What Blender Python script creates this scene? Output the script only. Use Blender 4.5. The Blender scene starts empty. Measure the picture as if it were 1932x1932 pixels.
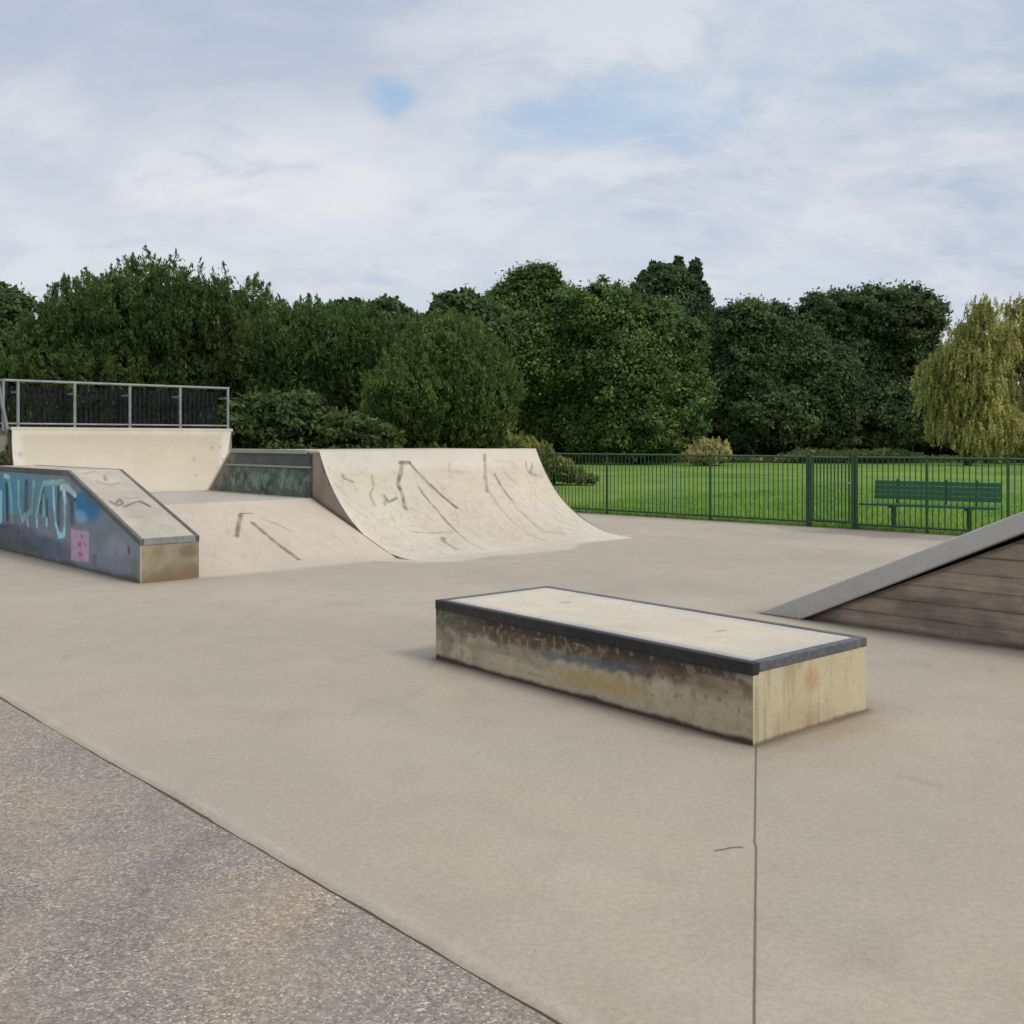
import bpy, math, random
import numpy as np
random.seed(7)
rng = np.random.default_rng(11)
S = bpy.context.scene
COL = S.collection

# ------------------------------------------------------------------ frame of the skatepark
H = 1.6
ORG = np.array([-1.56, 13.86]); W = np.array([.731, .682]); N = np.array([-.682, .731])
def P(w, n, z=0.0):
    return (ORG[0]+w*W[0]+n*N[0], ORG[1]+w*W[1]+n*N[1], z)
def PA(w, n, z):
    w, n, z = np.broadcast_arrays(np.asarray(w, float), np.asarray(n, float), np.asarray(z, float))
    return np.stack([ORG[0]+w*W[0]+n*N[0], ORG[1]+w*W[1]+n*N[1], z], -1)
def at(x, y, Y):            # survey sheet (1932 wide, eye level at 830) -> metres
    return ((x-966)/1932*Y, Y, H+(830-y)/1932*Y)
def gnd(x, y):
    Y = H*1932/(y-830); return ((x-966)/1932*Y, Y)
def wn(x, y):
    d = np.array(gnd(x, y))-ORG; return float(d@W), float(d@N)

# ------------------------------------------------------------------ numpy noise
def _hash(ix, iy, seed):
    h = (ix.astype(np.int64)*374761393+iy.astype(np.int64)*668265263+seed*1442695041) & 0xffffffff
    h = ((h ^ (h >> 13))*1274126177) & 0xffffffff
    return ((h ^ (h >> 16)) & 0xffff)/65535.0
def vn(x, y, seed=0):
    x = np.asarray(x, float); y = np.asarray(y, float)
    ix = np.floor(x); iy = np.floor(y); fx = x-ix; fy = y-iy
    fx = fx*fx*(3-2*fx); fy = fy*fy*(3-2*fy)
    a = _hash(ix, iy, seed); b = _hash(ix+1, iy, seed); c = _hash(ix, iy+1, seed); d = _hash(ix+1, iy+1, seed)
    return (a*(1-fx)+b*fx)*(1-fy)+(c*(1-fx)+d*fx)*fy
def fbm(x, y, seed=0, o=4):
    s = 0; a = .5; t = 0
    for i in range(o):
        s = s+a*vn(x*2**i, y*2**i, seed+i*17); t += a; a *= .5
    return s/t
def sm(a, b, x):
    t = np.clip((x-a)/(b-a), 0, 1); return t*t*(3-2*t)
def seg_dist(x, y, pts):
    d = np.full(np.shape(x), 1e9)
    for (ax, ay), (bx, by) in zip(pts[:-1], pts[1:]):
        vx, vy = bx-ax, by-ay; L = vx*vx+vy*vy+1e-12
        t = np.clip(((x-ax)*vx+(y-ay)*vy)/L, 0, 1)
        d = np.minimum(d, np.hypot(x-ax-t*vx, y-ay-t*vy))
    return d
def lay(col, m, c):
    m = np.asarray(m)[..., None]; return col*(1-m)+np.array(c)*m
def srgb(r, g, b):
    return tuple(((v/255+.055)/1.055)**2.4 if v > 10 else v/255/12.92 for v in (r, g, b))

# ------------------------------------------------------------------ object helpers
def tag(o, label=None, cat=None, group=None, kind=None):
    if label: o['label'] = label
    if cat: o['category'] = cat
    if group: o['group'] = group
    if kind: o['kind'] = kind
    return o
def empty(name, loc, label, cat, group=None):
    o = bpy.data.objects.new(name, None); COL.objects.link(o); o.location = loc
    return tag(o, label, cat, group)
class MB:
    def __init__(s): s.v = []; s.c = []; s.f = []; s.n = 0; s.smooth = False
    def add(s, v, f, c=(.5, .5, .5)):
        v = np.asarray(v, float).reshape(-1, 3); c = np.asarray(c, float)
        if c.ndim == 1: c = np.tile(c, (len(v), 1))
        s.v.append(v); s.c.append(c.reshape(-1, 3))
        s.f += [tuple(int(i)+s.n for i in q) for q in f]; s.n += len(v); return s
    def grid(s, Pm, c):
        a, b = Pm.shape[:2]; idx = np.arange(a*b).reshape(a, b)
        q = np.stack([idx[:-1, :-1], idx[1:, :-1], idx[1:, 1:], idx[:-1, 1:]], -1).reshape(-1, 4)
        c = np.asarray(c, float)
        if c.ndim == 1: c = np.broadcast_to(c, Pm.shape)
        return s.add(Pm.reshape(-1, 3), q, c.reshape(-1, 3))
    def poly(s, pts, c=(.5, .5, .5)): return s.add(pts, [tuple(range(len(pts)))], c)
    def box(s, w0, w1, n0, n1, z0, z1, c=(.5, .5, .5)):
        v = [P(w, n, z) for z in (z0, z1) for (w, n) in ((w0, n0), (w1, n0), (w1, n1), (w0, n1))]
        return s.add(v, [(0, 3, 2, 1), (4, 5, 6, 7), (0, 1, 5, 4), (1, 2, 6, 5), (2, 3, 7, 6), (3, 0, 4, 7)], c)
    def prism(s, prof, w0, w1, c=(.5, .5, .5)):      # prof = [(n,z)..], swept along w
        k = len(prof); v = [P(w0, n, z) for n, z in prof]+[P(w1, n, z) for n, z in prof]
        f = [tuple(range(k)), tuple(range(2*k-1, k-1, -1))]+[(i, i+k, (i+1) % k+k, (i+1) % k) for i in range(k)]
        return s.add(v, f, c)
    def tube(s, pts, r, seg=10, c=(.5, .5, .5)):
        pts = [np.array(p, float) for p in pts]; rs = r if hasattr(r, '__len__') else [r]*len(pts)
        vs = []; up = None
        for i, p in enumerate(pts):
            d = pts[min(i+1, len(pts)-1)]-pts[max(i-1, 0)]; d /= np.linalg.norm(d)+1e-9
            if up is None: up = np.array([0, 0, 1.]) if abs(d[2]) < .9 else np.array([1., 0, 0])
            a = np.cross(d, up); a /= np.linalg.norm(a); b = np.cross(a, d); up = b
            for k in range(seg):
                t = 2*math.pi*k/seg; vs.append(p+rs[i]*(math.cos(t)*a+math.sin(t)*b))
        m = len(pts); f = []
        for i in range(m-1):
            for k in range(seg):
                f.append((i*seg+k, i*seg+(k+1) % seg, (i+1)*seg+(k+1) % seg, (i+1)*seg+k))
        f += [tuple(range(seg-1, -1, -1)), tuple(range((m-1)*seg, m*seg))]
        return s.add(vs, f, c)
    def build(s, name, mat, parent=None, bevel=0, smooth=False, fixn=True):
        v = np.concatenate(s.v); c = np.concatenate(s.c)
        if parent is not None: v = v-np.array(parent_world(parent))
        me = bpy.data.meshes.new(name)
        me.from_pydata([tuple(x) for x in v], [], s.f)
        a = me.color_attributes.new('Col', 'FLOAT_COLOR', 'POINT')
        a.data.foreach_set('color', np.concatenate([c, np.ones((len(c), 1))], 1).ravel())
        me.materials.append(mat)
        if fixn:
            import bmesh
            bm = bmesh.new(); bm.from_mesh(me); bmesh.ops.recalc_face_normals(bm, faces=bm.faces); bm.to_mesh(me); bm.free()
        if smooth: me.polygons.foreach_set('use_smooth', [True]*len(me.polygons))
        me.update()
        o = bpy.data.objects.new(name, me); COL.objects.link(o)
        if parent is not None: o.parent = parent
        if bevel:
            b = o.modifiers.new('Bevel', 'BEVEL'); b.width = bevel; b.segments = 2; b.limit_method = 'ANGLE'
        return o
def parent_world(p):
    x = np.zeros(3)
    while p is not None: x = x+np.array(p.location); p = p.parent
    return x
def struct(mb, name, mat, **k):
    o = mb.build(name, mat, **k); o['kind'] = 'structure'; return o

# ------------------------------------------------------------------ materials
class NT:
    def __init__(s, name):
        s.m = bpy.data.materials.new(name); s.m.use_nodes = True; s.t = s.m.node_tree
        s.b = s.t.nodes['Principled BSDF']; s.L = s.t.links
    def n(s, typ, **k):
        x = s.t.nodes.new(typ)
        for a, v in k.items():
            if a.startswith('i_'):
                key = a[2:].replace('_', ' '); x.inputs[key].default_value = v
            else: setattr(x, a, v)
        return x
    def l(s, a, b): s.L.new(a, b)
    def ramp(s, fac, stops):
        r = s.n('ShaderNodeValToRGB'); e = r.color_ramp.elements
        while len(e) < len(stops): e.new(.5)
        for el, (p, c) in zip(e, stops):
            el.position = p; el.color = (*c, 1) if hasattr(c, '__len__') else (c, c, c, 1)
        s.l(fac, r.inputs[0]); return r.outputs[0]
    def noise(s, vec, scale, detail=4, rough=.55, dist=0):
        x = s.n('ShaderNodeTexNoise'); x.inputs['Scale'].default_value = scale; x.inputs['Detail'].default_value = detail
        x.inputs['Roughness'].default_value = rough; x.inputs['Distortion'].default_value = dist
        s.l(vec, x.inputs['Vector']); return x.outputs['Fac']
    def mul(s, a, b, fac=1.0, mode='MULTIPLY'):
        x = s.n('ShaderNodeMix', data_type='RGBA', blend_type=mode)
        if isinstance(fac, float): x.inputs[0].default_value = fac
        else: s.l(fac, x.inputs[0])
        for v, i in ((a, 6), (b, 7)):
            if isinstance(v, tuple): x.inputs[i].default_value = (*v, 1)
            else: s.l(v, x.inputs[i])
        return x.outputs[2]
    def bump(s, h, strength, dist=.01):
        x = s.n('ShaderNodeBump'); x.inputs['Strength'].default_value = strength; x.inputs['Distance'].default_value = dist
        s.l(h, x.inputs['Height']); s.l(x.outputs[0], s.b.inputs['Normal'])
    def pos(s): return s.n('ShaderNodeNewGeometry').outputs['Position']

def concrete(name, rough=.85, amp=.16, fine=.12, scale=1.0):
    t = NT(name); a = t.n('ShaderNodeAttribute', attribute_name='Col'); p = t.pos()
    c = a.outputs['Color']
    c = t.mul(c, t.ramp(t.noise(p, .35*scale, 5, .6), [(.3, 1-amp), (.7, 1+amp*.5)]))
    c = t.mul(c, t.ramp(t.noise(p, 3.1*scale, 6, .65, .4), [(.3, (1-amp*.6, 1-amp*.62, 1-amp*.7)), (.72, 1+amp*.3)]))
    c = t.mul(c, t.ramp(t.noise(p, 38*scale, 4, .7), [(.3, 1-fine), (.7, 1+fine*.6)]))
    c = t.mul(c, t.ramp(t.noise(p, 160*scale, 2, .6), [(.35, 1-fine*.8), (.65, 1+fine*.4)]))
    t.l(c, t.b.inputs['Base Color']); t.b.inputs['Roughness'].default_value = rough
    t.bump(t.noise(p, 60, 5, .7), .25, .004); return t.m
def plain(name, col, rough=.5, metal=0.0, var=.15, scale=6, bump=.1):
    t = NT(name); p = t.pos()
    c = t.ramp(t.noise(p, scale, 5, .6), [(.3, tuple(v*(1-var) for v in col)), (.7, tuple(v*(1+var) for v in col))])
    t.l(c, t.b.inputs['Base Color']); t.b.inputs['Roughness'].default_value = rough; t.b.inputs['Metallic'].default_value = metal
    t.bump(t.noise(p, scale*12, 3), bump, .003); return t.m
M = {}
M['conc'] = concrete('poured_concrete')
M['ramp'] = concrete('smooth_ramp_concrete', .8, .10, .07)
M['floor'] = concrete('skatepark_floor_concrete', .86, .07, .15)
M['paint'] = concrete('painted_concrete', .6, .12, .12)
M['steel'] = plain('worn_steel', (.28, .29, .30), .42, .55, .25, 9)
M['dark_steel'] = concrete('blackened_steel', .55, .5, .35); M['dark_steel'].node_tree.nodes['Principled BSDF'].inputs['Specular IOR Level'].default_value = .25
M['galv'] = plain('galvanised_steel', (.25, .265, .26), .6, .2, .25, 5)
M['green_steel'] = plain('green_painted_steel', (.020, .066, .026), .5, 0, .2, 5)
M['green_bench'] = plain('green_bench_paint', (.014, .11, .042), .45, 0, .2, 7)
M['infill'] = plain('dark_mesh_infill', (.018, .018, .020), .95, 0, .6, 12)
M['infill'].node_tree.nodes['Principled BSDF'].inputs['Specular IOR Level'].default_value = .1
M['white'] = plain('white_paint', (.6, .6, .58), .6)
M['bark'] = plain('bark', (.05, .038, .027), .95, 0, .4, 8, .6)
def leafmat(name):
    t = NT(name); a = t.n('ShaderNodeAttribute', attribute_name='Col'); g = t.n('ShaderNodeNewGeometry')
    c = t.mul(a.outputs['Color'], t.ramp(t.noise(g.outputs['Position'], .45, 3), [(.3, 1.0), (.7, 1.55)]))
    t.l(c, t.b.inputs['Base Color']); t.b.inputs['Roughness'].default_value = .75
    t.b.inputs['Specular IOR Level'].default_value = .25
    tr = t.n('ShaderNodeBsdfTranslucent'); t.l(c, tr.inputs['Color'])
    mx = t.n('ShaderNodeMixShader'); mx.inputs[0].default_value = .35
    t.l(t.b.outputs[0], mx.inputs[1]); t.l(tr.outputs[0], mx.inputs[2])
    t.l(mx.outputs[0], t.t.nodes['Material Output'].inputs['Surface']); return t.m
M['leaf'] = leafmat('foliage')
def asphalt():
    t = NT('worn_asphalt'); p = t.pos()
    v = t.n('ShaderNodeTexVoronoi'); v.inputs['Scale'].default_value = 135; t.l(p, v.inputs['Vector'])
    sp = t.n('ShaderNodeSeparateColor'); t.l(v.outputs['Color'], sp.inputs[0])
    stone = t.ramp(sp.outputs[0], [(0, (.12, .10, .085)), (.4, (.235, .205, .178)), (.75, (.33, .285, .24)), (.93, (.50, .43, .35)), (1, (.72, .66, .56))])
    base = t.ramp(t.noise(p, 1.1, 6, .6, .6), [(.30, (.225, .20, .185)), (.5, (.265, .232, .20)), (.7, (.32, .272, .21))])
    c = t.mul(base, stone, t.ramp(t.noise(p, 2.3, 4, .6), [(.35, .45), (.65, .8)]), 'MIX')
    c = t.mul(c, (.36, .27, .165), t.ramp(t.noise(p, .9, 6, .65, 1.0), [(.50, 0.), (.72, .26)]), 'MIX')
    c = t.mul(c, (.17, .16, .16), t.ramp(t.noise(t.n('ShaderNodeMapping').outputs[0] if False else p, 1.5, 5, .6, 1.2), [(.52, 0.), (.72, .35)]), 'MIX')
    c = t.mul(c, t.ramp(t.noise(p, .55, 4, .6, 1.0), [(.32, (.80, .78, .82)), (.5, (1.02, 1, .97)), (.7, (1.16, 1.08, .98))]))
    c = t.mul(c, t.ramp(t.noise(p, 24, 4, .7), [(.3, .78), (.7, 1.15)]))
    t.l(c, t.b.inputs['Base Color']); t.b.inputs['Roughness'].default_value = .9
    h = t.ramp(v.outputs['Distance'], [(0, 1), (.6, 0)])
    t.bump(h, .5, .006); return t.m
M['asphalt'] = asphalt()
def grassmat():
    t = NT('mown_grass'); p = t.pos()
    c = t.ramp(t.noise(p, .16, 7, .68, .8), [(.34, (.095, .180, .032)), (.5, (.145, .245, .042)), (.66, (.22, .29, .065))])
    c = t.mul(c, (.25, .24, .10), t.ramp(t.noise(p, .9, 6, .7, .5), [(.55, 0.), (.72, .6)]), 'MIX')
    c = t.mul(c, t.ramp(t.noise(p, 2.2, 6, .7), [(.3, .72), (.7, 1.25)]))
    c = t.mul(c, t.ramp(t.noise(p, 28, 4, .7), [(.3, .65), (.7, 1.3)]))
    t.l(c, t.b.inputs['Base Color']); t.b.inputs['Roughness'].default_value = .95
    t.b.inputs['Specular IOR Level'].default_value = .1
    t.bump(t.noise(p, 30, 4, .7), .8, .04); return t.m
M['grass'] = grassmat()
def timber():
    t = NT('weathered_brown_boards'); p = t.pos()
    a = t.n('ShaderNodeAttribute', attribute_name='Col')
    mp = t.n('ShaderNodeMapping'); mp.inputs['Rotation'].default_value = (0, 0, math.radians(47)); mp.inputs['Scale'].default_value = (1.6, 1.6, 17)
    t.l(p, mp.inputs['Vector'])
    c = t.mul(a.outputs['Color'], t.ramp(t.noise(mp.outputs[0], 1.4, 6, .7, .3), [(.3, .74), (.5, 1), (.72, 1.28)]))
    c = t.mul(c, t.ramp(t.noise(p, 3, 4, .6), [(.3, .75), (.7, 1.2)]))
    t.l(c, t.b.inputs['Base Color']); t.b.inputs['Roughness'].default_value = .85
    t.bump(t.noise(mp.outputs[0], 1.6, 5, .7), .5, .01); return t.m
M['timber'] = timber()

# ------------------------------------------------------------------ GROUND
g = MB(); R = 900
g.add([(-R, -R, -.06), (R, -R, -.06), (R, R, -.06), (-R, R, -.06)], [(0, 1, 2, 3)])
struct(g, 'grass_field', M['grass'], fixn=False)
EDGE = -6.30
def edge_w(n): return EDGE+.012*(fbm(n*1.3, n*0+2., 5)-.5)*2+.014*(fbm(n*7, n*0, 8, 3)-.5)
# concrete slab, dense where the photo looks
ws = np.concatenate([np.arange(0, 14.6, .045)]); ns = np.concatenate([np.linspace(-34, -13, 22), np.arange(-12.95, 8, .05), np.linspace(8, 14, 7)])
NNg, WWg = np.meshgrid(ns, ws, indexing='ij')
FEN = lambda n: 8.42-.080*(n-1.2)                     # fence line (w as a function of n)
ew = edge_w(NNg); WWg = ew+(WWg/14.55)*(FEN(NNg)+.12-ew)
base = np.array(srgb(168, 157, 139))*1.0
cf = np.ones(WWg.shape+(3,))*base
wx, nx = WWg, NNg
cf = lay(cf, .25*sm(.45, .75, fbm(wx*.5, nx*.5, 3)), srgb(154, 143, 127))
cf = lay(cf, .4*sm(.5, .75, fbm(wx*.7+9, nx*.35, 31)), srgb(184, 172, 153))
cf = lay(cf, .20*sm(.52, .72, fbm(wx*1.4+3, nx*1.1, 33)), srgb(156, 148, 136))
cf = lay(cf, .20*sm(.53, .72, fbm(wx*3.1+3, nx*2.1, 34, 5)), srgb(176, 158, 138))
cf = lay(cf, .18*sm(.54, .72, fbm(wx*4.1+13, nx*5.1, 35, 5)), srgb(146, 137, 120))
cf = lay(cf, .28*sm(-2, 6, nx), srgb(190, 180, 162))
q_ = np.array(wn(1078, 1021)); cf = lay(cf, .45*sm(1, .1, np.hypot((wx-q_[0]-.2)/.9, (nx-q_[1])/.45)), srgb(146, 132, 114))  # toe shadow below the fold, painted into the floor colour
cf = lay(cf, .30*sm(1.5, -.5, np.hypot((wx-.9)/2.2, (nx+9.2)/2.5)), srgb(148, 140, 128))
# pale wet-lay rim along the edge of the slab
rim = wx-ew
cf = lay(cf, .45*sm(.06, .025, rim+.03*(fbm(nx*5, wx*3, 66)-.5))*(.5+.5*vn(nx*6, wx*2, 4)), srgb(200, 190, 172))
cf = lay(cf, .5*sm(.010, .0, rim), srgb(120, 108, 90))
def boxdist(w0, w1, n0, n1):
    dx = np.maximum(np.maximum(w0-wx, wx-w1), 0); dy = np.maximum(np.maximum(n0-nx, nx-n1), 0); return np.hypot(dx, dy)
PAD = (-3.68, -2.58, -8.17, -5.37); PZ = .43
for bx, k, rr in ((PAD, .95, .085), ((-3.56, -2.86, -.02, 6), .6, .08), ((-.18, 3.1, -13, -5.83), .7, .09)):  # dirt round the bases, darkened further as painted contact shade
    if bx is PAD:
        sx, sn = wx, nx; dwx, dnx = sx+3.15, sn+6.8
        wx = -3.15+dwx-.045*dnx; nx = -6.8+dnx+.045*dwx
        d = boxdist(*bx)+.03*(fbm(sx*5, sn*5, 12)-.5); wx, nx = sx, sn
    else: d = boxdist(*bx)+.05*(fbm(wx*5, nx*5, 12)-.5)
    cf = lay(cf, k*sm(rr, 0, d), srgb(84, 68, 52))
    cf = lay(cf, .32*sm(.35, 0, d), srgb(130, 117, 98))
# rusty spill at the near corner of the pad
d = np.hypot((wx+3.0)/.8, (nx+8.32)/.18); cf = lay(cf, .3*sm(1, .1, d)*sm(.3, .6, fbm(wx*4, nx*4, 77)), srgb(165, 135, 95))
# paler toe of the quarter pipe poured out over the floor
tz_ = sm(.22, .0, np.abs(nx)+.12*(fbm(wx*4, nx*4, 19)-.5))*(wx > -2.9)*(wx < 4.9)
cf = lay(cf, .55*tz_, srgb(196, 184, 164))
toe = [wn(700, 1056), wn(790, 1060), wn(861, 1058), wn(915, 1048), wn(1000, 1042), wn(1074, 1035), wn(1085, 1022)]
td = seg_dist(wx, nx, toe+[(3.2, -.35), (2, -.35), (0, -.3)])
def inpoly(x, y, poly):
    ins = np.zeros(x.shape, bool); k = len(poly)
    for i in range(k):
        (x1, y1), (x2, y2) = poly[i], poly[(i+1) % k]
        c = ((y1 > y) != (y2 > y)) & (x < (x2-x1)*(y-y1)/(y2-y1+1e-12)+x1); ins ^= c
    return ins
tp = toe+[(3.3, -.3), (0, -.3)]
m = np.where(inpoly(wx, nx, tp), 1.0, sm(.16, 0, td))*.75*(.75+.5*(fbm(wx*3, nx*3, 9)-.5))
cf = lay(cf, np.clip(m, 0, 1), srgb(205, 196, 180))
# grey film of dirt along fence and near the bench
fd = FEN(nx)-wx
cf = lay(cf, .5*sm(.9, .0, fd+.5*(fbm(wx*2, nx*2, 51)-.5)), srgb(140, 128, 120))
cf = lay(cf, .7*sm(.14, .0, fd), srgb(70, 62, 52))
cf = lay(cf, .75*sm(1.0, .3, np.hypot((wx-8.0)/.8, (nx+2.7)/2.2)+.6*(fbm(wx*2, nx*2, 14)-.5)), srgb(125, 108, 102))
# scuffs: short skid marks and small spots
for i in range(170):
    n0 = rng.uniform(-11.5, 3); w0 = rng.uniform(-6, 7); a = rng.uniform(0, 6.28); L = rng.uniform(.03, .25)
    pts = [(w0, n0), (w0+L*math.cos(a), n0+L*math.sin(a))]
    cf = lay(cf, rng.uniform(.08, .3)*sm(.035, .0, seg_dist(wx, nx, pts)), srgb(118, 108, 96))
for i in range(26):
    n0 = rng.uniform(-10, 2); w0 = rng.uniform(-5, 6); a = rng.normal(1.57, .5); L = rng.uniform(.8, 3)
    pts = [(w0, n0), (w0+L*.5*math.cos(a)+.1, n0+L*.5*math.sin(a)), (w0+L*math.cos(a), n0+L*math.sin(a))]
    cf = lay(cf, rng.uniform(.08, .24)*sm(.035, .0, seg_dist(wx, nx, pts)), srgb(140, 128, 114))
fl = MB(); zz = -.003*sm(.015, 0, WWg-ew)
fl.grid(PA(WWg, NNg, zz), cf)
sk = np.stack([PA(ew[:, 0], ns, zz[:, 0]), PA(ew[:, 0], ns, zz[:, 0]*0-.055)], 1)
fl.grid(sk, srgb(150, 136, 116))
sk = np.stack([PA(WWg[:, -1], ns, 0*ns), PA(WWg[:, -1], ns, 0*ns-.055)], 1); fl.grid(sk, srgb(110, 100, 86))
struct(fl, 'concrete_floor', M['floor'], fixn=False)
a = MB()
nn = np.linspace(-34, 14, 97)
a.grid(np.stack([PA(EDGE-.006-.004*np.sin(nn*7), nn, 0*nn-.006), PA(nn*0-20, nn, 0*nn-.012)], 1), (.2, .2, .2))
struct(a, 'asphalt_path', M['asphalt'], fixn=False)
j = MB(); j.grid(np.stack([PA(EDGE+.0*nn-.04, nn, 0*nn-.009), PA(EDGE+.02+0*nn, nn, 0*nn-.009)], 1), srgb(104, 88, 68))
struct(j, 'edge_gap_dirt', M['conc'], fixn=False)
def strip(mb, pts, wid, z, c):
    for (x0, y0), (x1, y1) in zip(pts[:-1], pts[1:]):
        d = np.array([x1-x0, y1-y0]); d /= np.linalg.norm(d); q = np.array([-d[1], d[0]])*wid/2
        mb.poly([(x0-q[0], y0-q[1], z), (x1-q[0], y1-q[1], z), (x1+q[0], y1+q[1], z), (x0+q[0], y0+q[1], z)], c)
jt = MB()
p0 = np.array(gnd(1427, 1404)); p1 = np.array(gnd(1419, 1932)); pts = []
for k in range(60):
    t = k/59*1.25; q = p0+(p1-p0)*t; pts.append((q[0]+.0012*(random.random()-.5)+(.006 if t > .52 else 0), q[1]))
strip(jt, pts, .0055, .0035, srgb(112, 100, 85))
struct(jt, 'floor_joint', M['conc'])
ck = MB(); strip(ck, [gnd(x, y) for x, y in ((1346, 1606), (1362, 1604), (1380, 1600), (1402, 1599))], .006, .0035, srgb(110, 100, 86))
struct(ck, 'floor_crack', M['conc'])

# ------------------------------------------------------------------ projections used to lay marks on surfaces in surface metres
def locate(Pm, u, v, px, py):                       # nearest surface parameter seen at survey point (2048 sheet)
    X, Y, Z = Pm[..., 0], Pm[..., 1], Pm[..., 2]
    x = 1024+X/Y*2048; y = 879.8-(Z-H)/Y*2048
    k = np.argmin((x-px)**2+(y-py)**2); return (u.flat[k], v.flat[k])
def c2(x, y): return (400+x/2.3, 860+y/2.3)
def cA(x, y): return (x/4.6, 900+y/4.6)

# ------------------------------------------------------------------ RIGHT QUARTER PIPE
RUN, HQ = 2.1, 1.44
def arc(run, h, k, z0=0):
    r = (run*run+h*h)/(2*h); th = math.acos(1-h/r); t = np.linspace(0, th, k)
    n = r*np.sin(t); return n*run/n[-1], z0+r*(1-np.cos(t)), r*t
QW = 4.52
NQ0, NQ1 = -.35, 1.93                                      # foot and lip of the transition
an, az, as_ = arc(NQ1-NQ0, HQ, 170); an = an+NQ0
tw = np.linspace(0, QW, 320)
Wm, K = np.meshgrid(tw, np.arange(170), indexing='ij')
Nm = an[K]; Zm = az[K]; Sm = as_[K]
# a very slight fold where the two pours meet
fold = .05*sm(2.9, 3.35, Wm)*sm(0, .6, Sm)*sm(2.75, 1.6, Sm)
TO = lambda n: .004*np.clip(n/.15, 0, 1)-.003*(n < .001)
Pq = PA(Wm, Nm-.02*(Sm < .001)+fold*.8, Zm+.004*np.clip(Sm/.1, 0, 1)-.003*(Sm < .001))
cq = np.ones(Wm.shape+(3,))*np.array(srgb(206, 196, 178))
cq = lay(cq, .5*sm(.4, .7, fbm(Wm*.8, Sm*.9, 61)), srgb(210, 192, 172))
cq = lay(cq, .45*sm(.45, .7, fbm(Wm*1.3+5, Sm*1.0, 62)), srgb(212, 208, 182))
cq = lay(cq, .22*sm(.5, .68, fbm(Wm*14, Sm*14, 63)), srgb(170, 160, 142))
cq = lay(cq, .35*sm(.2, 0, Sm+.2*(fbm(Wm*4, Sm*4, 65)-.5)), srgb(194, 183, 162))
cq = lay(cq, .55*sm(2.42, 2.60, Sm+.05*vn(Wm*3, Sm*2, 3)), srgb(222, 216, 200))
cq = lay(cq, .4*sm(.14, .03, Wm)*sm(.4, 1, Sm), srgb(226, 218, 204))
def marks(Pm, u, v, col, L, seed):
    out = col; jit = .02*(fbm(u*7, v*7, seed+9)-.5)
    for pts, wid, k, c in L:
        q = [locate(Pm, u, v, *c2(*p)) for p in pts]
        d = seg_dist(u, v, q)+.016*(fbm(u*22, v*22, seed)-.5)+jit
        out = lay(out, k*sm(wid, wid*.35, d)*(.55+.45*sm(.3, .55, fbm(u*9, v*9, seed+3))), c)
    return out
DK = srgb(112, 98, 80); MK = srgb(140, 126, 106); GY = srgb(122, 118, 112)
LQ = [([(922, 152), (965, 150)], .05, .75, DK), ([(965, 150), (1075, 265), (1180, 355)], .038, .8, DK), ([(1110, 300), (1180, 355)], .045, .8, DK),
      ([(930, 152), (912, 250), (930, 300), (945, 360)], .05, .9, DK),
      ([(1005, 265), (1090, 370), (1180, 468)], .035, .75, DK), ([(1180, 468), (1310, 550)], .03, .5, MK),
      ([(1310, 115), (1312, 190), (1322, 285)], .05, .6, DK), ([(1355, 205), (1430, 318)], .04, .7, DK),
      ([(1430, 318), (1500, 400), (1590, 470), (1690, 478)], .05, .4, MK),  # this curve and the next also paint in the fold's shading
      ([(1330, 280), (1400, 380), (1500, 470), (1590, 510)], .04, .35, MK),
      ([(790, 210), (797, 262), (782, 295), (805, 350)], .03, .55, MK), ([(845, 300), (870, 330), (905, 312)], .035, .8, GY), ([(860, 322), (848, 345)], .05, .5, GY),
      ([(1118, 497), (1122, 515)], .06, .8, srgb(100, 94, 84)), ([(1122, 512), (1182, 548)], .05, .55, GY),
      ([(985, 470), (1060, 474), (1165, 470)], .03, .45, MK), ([(960, 440), (1040, 452)], .025, .3, MK),
      ([(655, 205), (660, 222), (705, 238)], .03, .7, GY), ([(590, 165), (600, 190)], .03, .35, MK), ([(620, 250), (640, 270)], .03, .4, MK),
      ([(1500, 150), (1505, 185), (1520, 195), (1530, 150)], .035, .55, GY), ([(1520, 200), (1570, 215)], .05, .5, GY),
      ([(1145, 150), (1150, 190), (1240, 195)], .04, .3, MK), ([(1400, 195), (1460, 250)], .045, .35, srgb(170, 140, 120)), ([(1350, 140), (1440, 150)], .05, .25, srgb(180, 150, 128)),
      ([(880, 400), (900, 430)], .02, .3, MK), ([(925, 385), (925, 410)], .02, .3, MK), ([(1060, 540), (1150, 530)], .02, .3, MK), ([(700, 400), (720, 440)], .02, .3, MK)]
cq = marks(Pq, Wm, Sm, cq, LQ, 201)
for i in range(80):
    w0 = rng.uniform(.2, QW-.2); s0 = rng.uniform(.2, 2.4); a = rng.normal(1.57, .5); L = rng.uniform(.03, .3)
    cq = lay(cq, rng.uniform(.1, .35)*sm(.018, .004, seg_dist(Wm, Sm, [(w0, s0), (w0+L*math.cos(a), s0+L*math.sin(a))])), srgb(150, 136, 116))
qp = empty('quarter_pipe', P(QW/2, 0, 0), 'wide pale concrete quarter pipe covered in dark skid marks, left of the grass', 'quarter pipe')
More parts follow.
